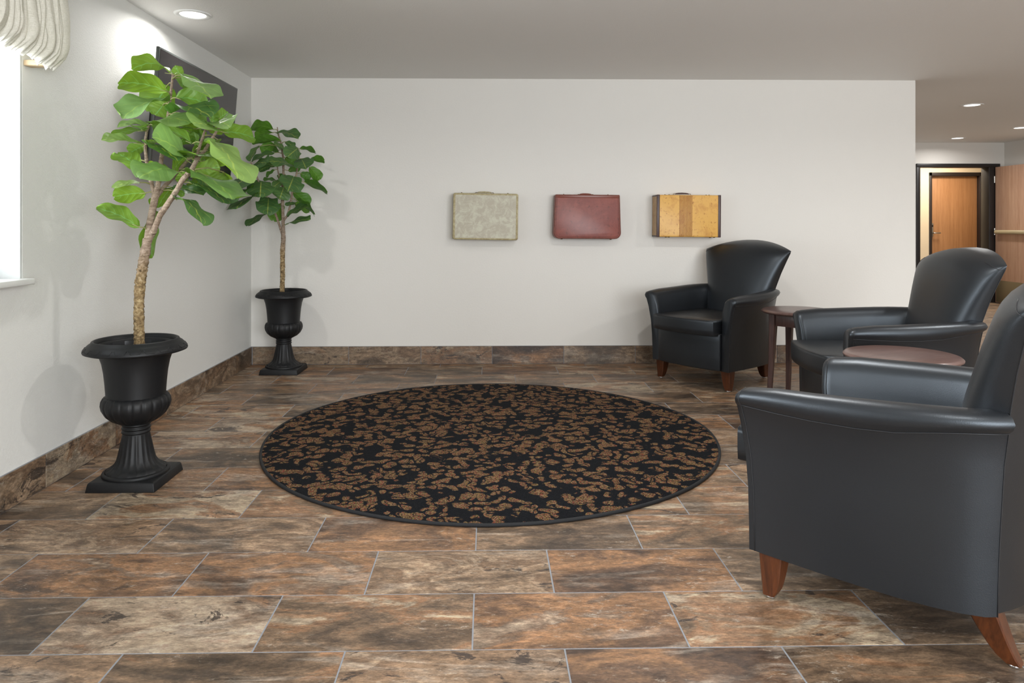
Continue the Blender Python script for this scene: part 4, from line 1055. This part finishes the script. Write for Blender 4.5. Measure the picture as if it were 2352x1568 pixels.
    bk_.build('handle_bracket', M['brass'], hdl, smooth=False)
    lx_ = {'grey': (-0.205, 0.185), 'red': (-0.195, 0.180), 'tan': (-0.185, -0.150, 0.165, 0.190)}[style]
    for x_ in lx_[:2] if style != 'tan' else lx_:
        lt = MB(); lt.box(x_ - 0.010, x_ + 0.010, yc - 0.012, yc + 0.012, h - 0.001, h + 0.003); lt.tube([(x_, yc, h + 0.003), (x_, yc, h + 0.008)], 0.004, 10)
        lt.build('latch', M['brass'], r, bevel=0.001)
    ft = {'red': (-0.21, 0.205), 'tan': (-0.175, -0.15, 0.20, 0.235), 'grey': ()}[style]
    for x_ in ft:
        f_ = MB(); f_.lathe([(0.0005, -0.006), (0.008, -0.006), (0.011, 0.0), (0.011, 0.002)], 14, c=(x_, yc, 0)); f_.build('foot', M['brass'], r, smooth=True)
    return r
case('suitcase', -0.290, 0.257, 1.060, 1.449, 6.025, 0.9, 'leftmost suitcase on the wall, pale olive grey and scuffed', 'grey')
case('suitcase', 0.555, 1.122, 1.068, 1.437, 6.020, 0.45, 'middle suitcase on the wall, oxblood red with rounded lower corners', 'red')
case('suitcase', 1.414, 1.948, 1.084, 1.434, 5.975, 0.45, 'rightmost suitcase on the wall, honey yellow with brown centre stripes and dark ends', 'tan')

# ================================================================== TELEVISION on tilting mount
tv = empty('television', (-1.877, 4.74, 1.83)); tv.rotation_euler = (0, math.radians(4.6), 0)
tag(tv, 'wall mounted flat television tilted down on the left wall behind the fig tree', 'television')
W2, H2 = 0.637, 0.366
b = MB(); b.box(-0.020, 0.0, -W2, W2, -H2, H2); b.build('bezel', M['tvframe'], tv, bevel=0.003)
b = MB(); b.box(0.0, 0.0012, -W2 + 0.012, W2 - 0.012, -H2 + 0.016, H2 - 0.012); b.build('screen', M['screen'], tv)
b = MB(); b.box(-0.055, -0.020, -W2 + 0.05, W2 - 0.05, -H2 + 0.03, H2 - 0.22); b.build('rear_housing', M['tvback'], tv, bevel=0.01)
b = MB(); b.box(-0.078, -0.055, -0.25, 0.25, -0.15, 0.02); b.box(-0.09, -0.05, -0.22, -0.18, -0.2, 0.1); b.box(-0.09, -0.05, 0.18, 0.22, -0.2, 0.1); b.build('mount', M['tvback'], tv)

# ================================================================== VALANCE
va = empty('window_valance', (XL, 0, 0)); tag(va, 'pleated pale linen valance above the window at the upper left', 'valance')
y0v, y1v = 0.95, 3.215; NPY = 900; rings = []
rd = random.Random(11)
edges = [y1v]; 
while edges[-1] > y0v: edges.append(edges[-1] - rd.choice((rd.uniform(0.014, 0.028), rd.uniform(0.030, 0.062))))
edges = edges[::-1]
ampl = [rd.uniform(0.006, 0.030) for _ in edges]; hang = [rd.uniform(-0.012, 0.004) for _ in edges]
zn = 22; grid = []
for i in range(NPY + 1):
    y = y0v + (y1v - y0v) * i / NPY
    k = max([j for j, e in enumerate(edges) if e <= y + 1e-6] or [0]); k2 = min(k + 1, len(edges) - 1)
    sp = edges[k2] - edges[k]; t = (y - edges[k]) / sp if sp > 0 else 0
    sh = math.sin(PI * t) ** 0.42
    zb = 1.868 + 0.105 * min(y1v - y, 1.1 - 0.4 * abs(y - 2.08)) + hang[k] * math.sin(PI * t)
    row = []
    for j in range(zn + 1):
        s_ = j / zn; z = lerp(2.40, zb, s_)
        puff = 0.020 * math.sin(PI * min(1, s_ * 1.02)) + 0.022 * math.sin(PI * s_ ** 3)
        x = 0.112 + ampl[k] * sh * (0.55 + 0.6 * s_) + puff
        if s_ > 0.90: x -= ((s_ - 0.90) / 0.10) ** 1.5 * 0.030; z += 0.006 * math.sin(y * 260) * (s_ - 0.90) / 0.10
        yy = y + (0.007 * math.sin(5 * s_ + k * 2.1) + 0.005 * math.sin(11 * s_ + k)) * sh * s_
        x += 0.006 * math.sin(9 * s_ + k * 1.7) * sh * s_ + 0.010 * sh * max(0, math.sin(PI * (s_ - 0.72) / 0.25)) * (k % 3 == 0) * (s_ > 0.72)
        if y > y1v - 0.05: yy = y - 0.0 + 0.020 * math.sin(PI * s_) * ((y - y1v + 0.05) / 0.05)
        row.append((x, yy, z))
    grid.append(row)
b = MB()
inner = [[(0.096, p_[1], p_[2] + 0.004) for p_ in row] for row in grid]
b.loft(grid, caps=False, closed=False); 
fab = b.build('fabric', M['linen'], va, smooth=True, fix=False)
sd_ = fab.modifiers.new('thick', 'SOLIDIFY'); sd_.thickness = 0.0025; sd_.offset = 0
b = MB(); n_r = 14                                               # side return back to the wall
rows = []
for j in range(n_r + 1):
    s_ = j / n_r; rows.append([(lerp(0.10, 0.002, q / 8) + 0.004 * math.sin(q * 1.9), y1v - 0.006 + 0.006 * math.sin(q * 2.3), lerp(2.40, 1.880, s_)) for q in range(9)])
b.loft(rows, caps=False, closed=False); rt_ = b.build('side_return', M['linen'], va, smooth=True, fix=False); q_ = rt_.modifiers.new('thick', 'SOLIDIFY'); q_.thickness = 0.002
for ya_, yb_ in ((3.150, 3.205), (0.96, 1.0)):
    b = MB(); b.box(0.0, 0.095, ya_, yb_, 1.876, 1.901); b.build('bracket', M['pine'], va, bevel=0.005, seg=3)
b = MB(); b.box(0.0, 0.10, y0v + 0.01, y1v - 0.01, 2.385, 2.405); b.build('header_board', M['pine'], va)
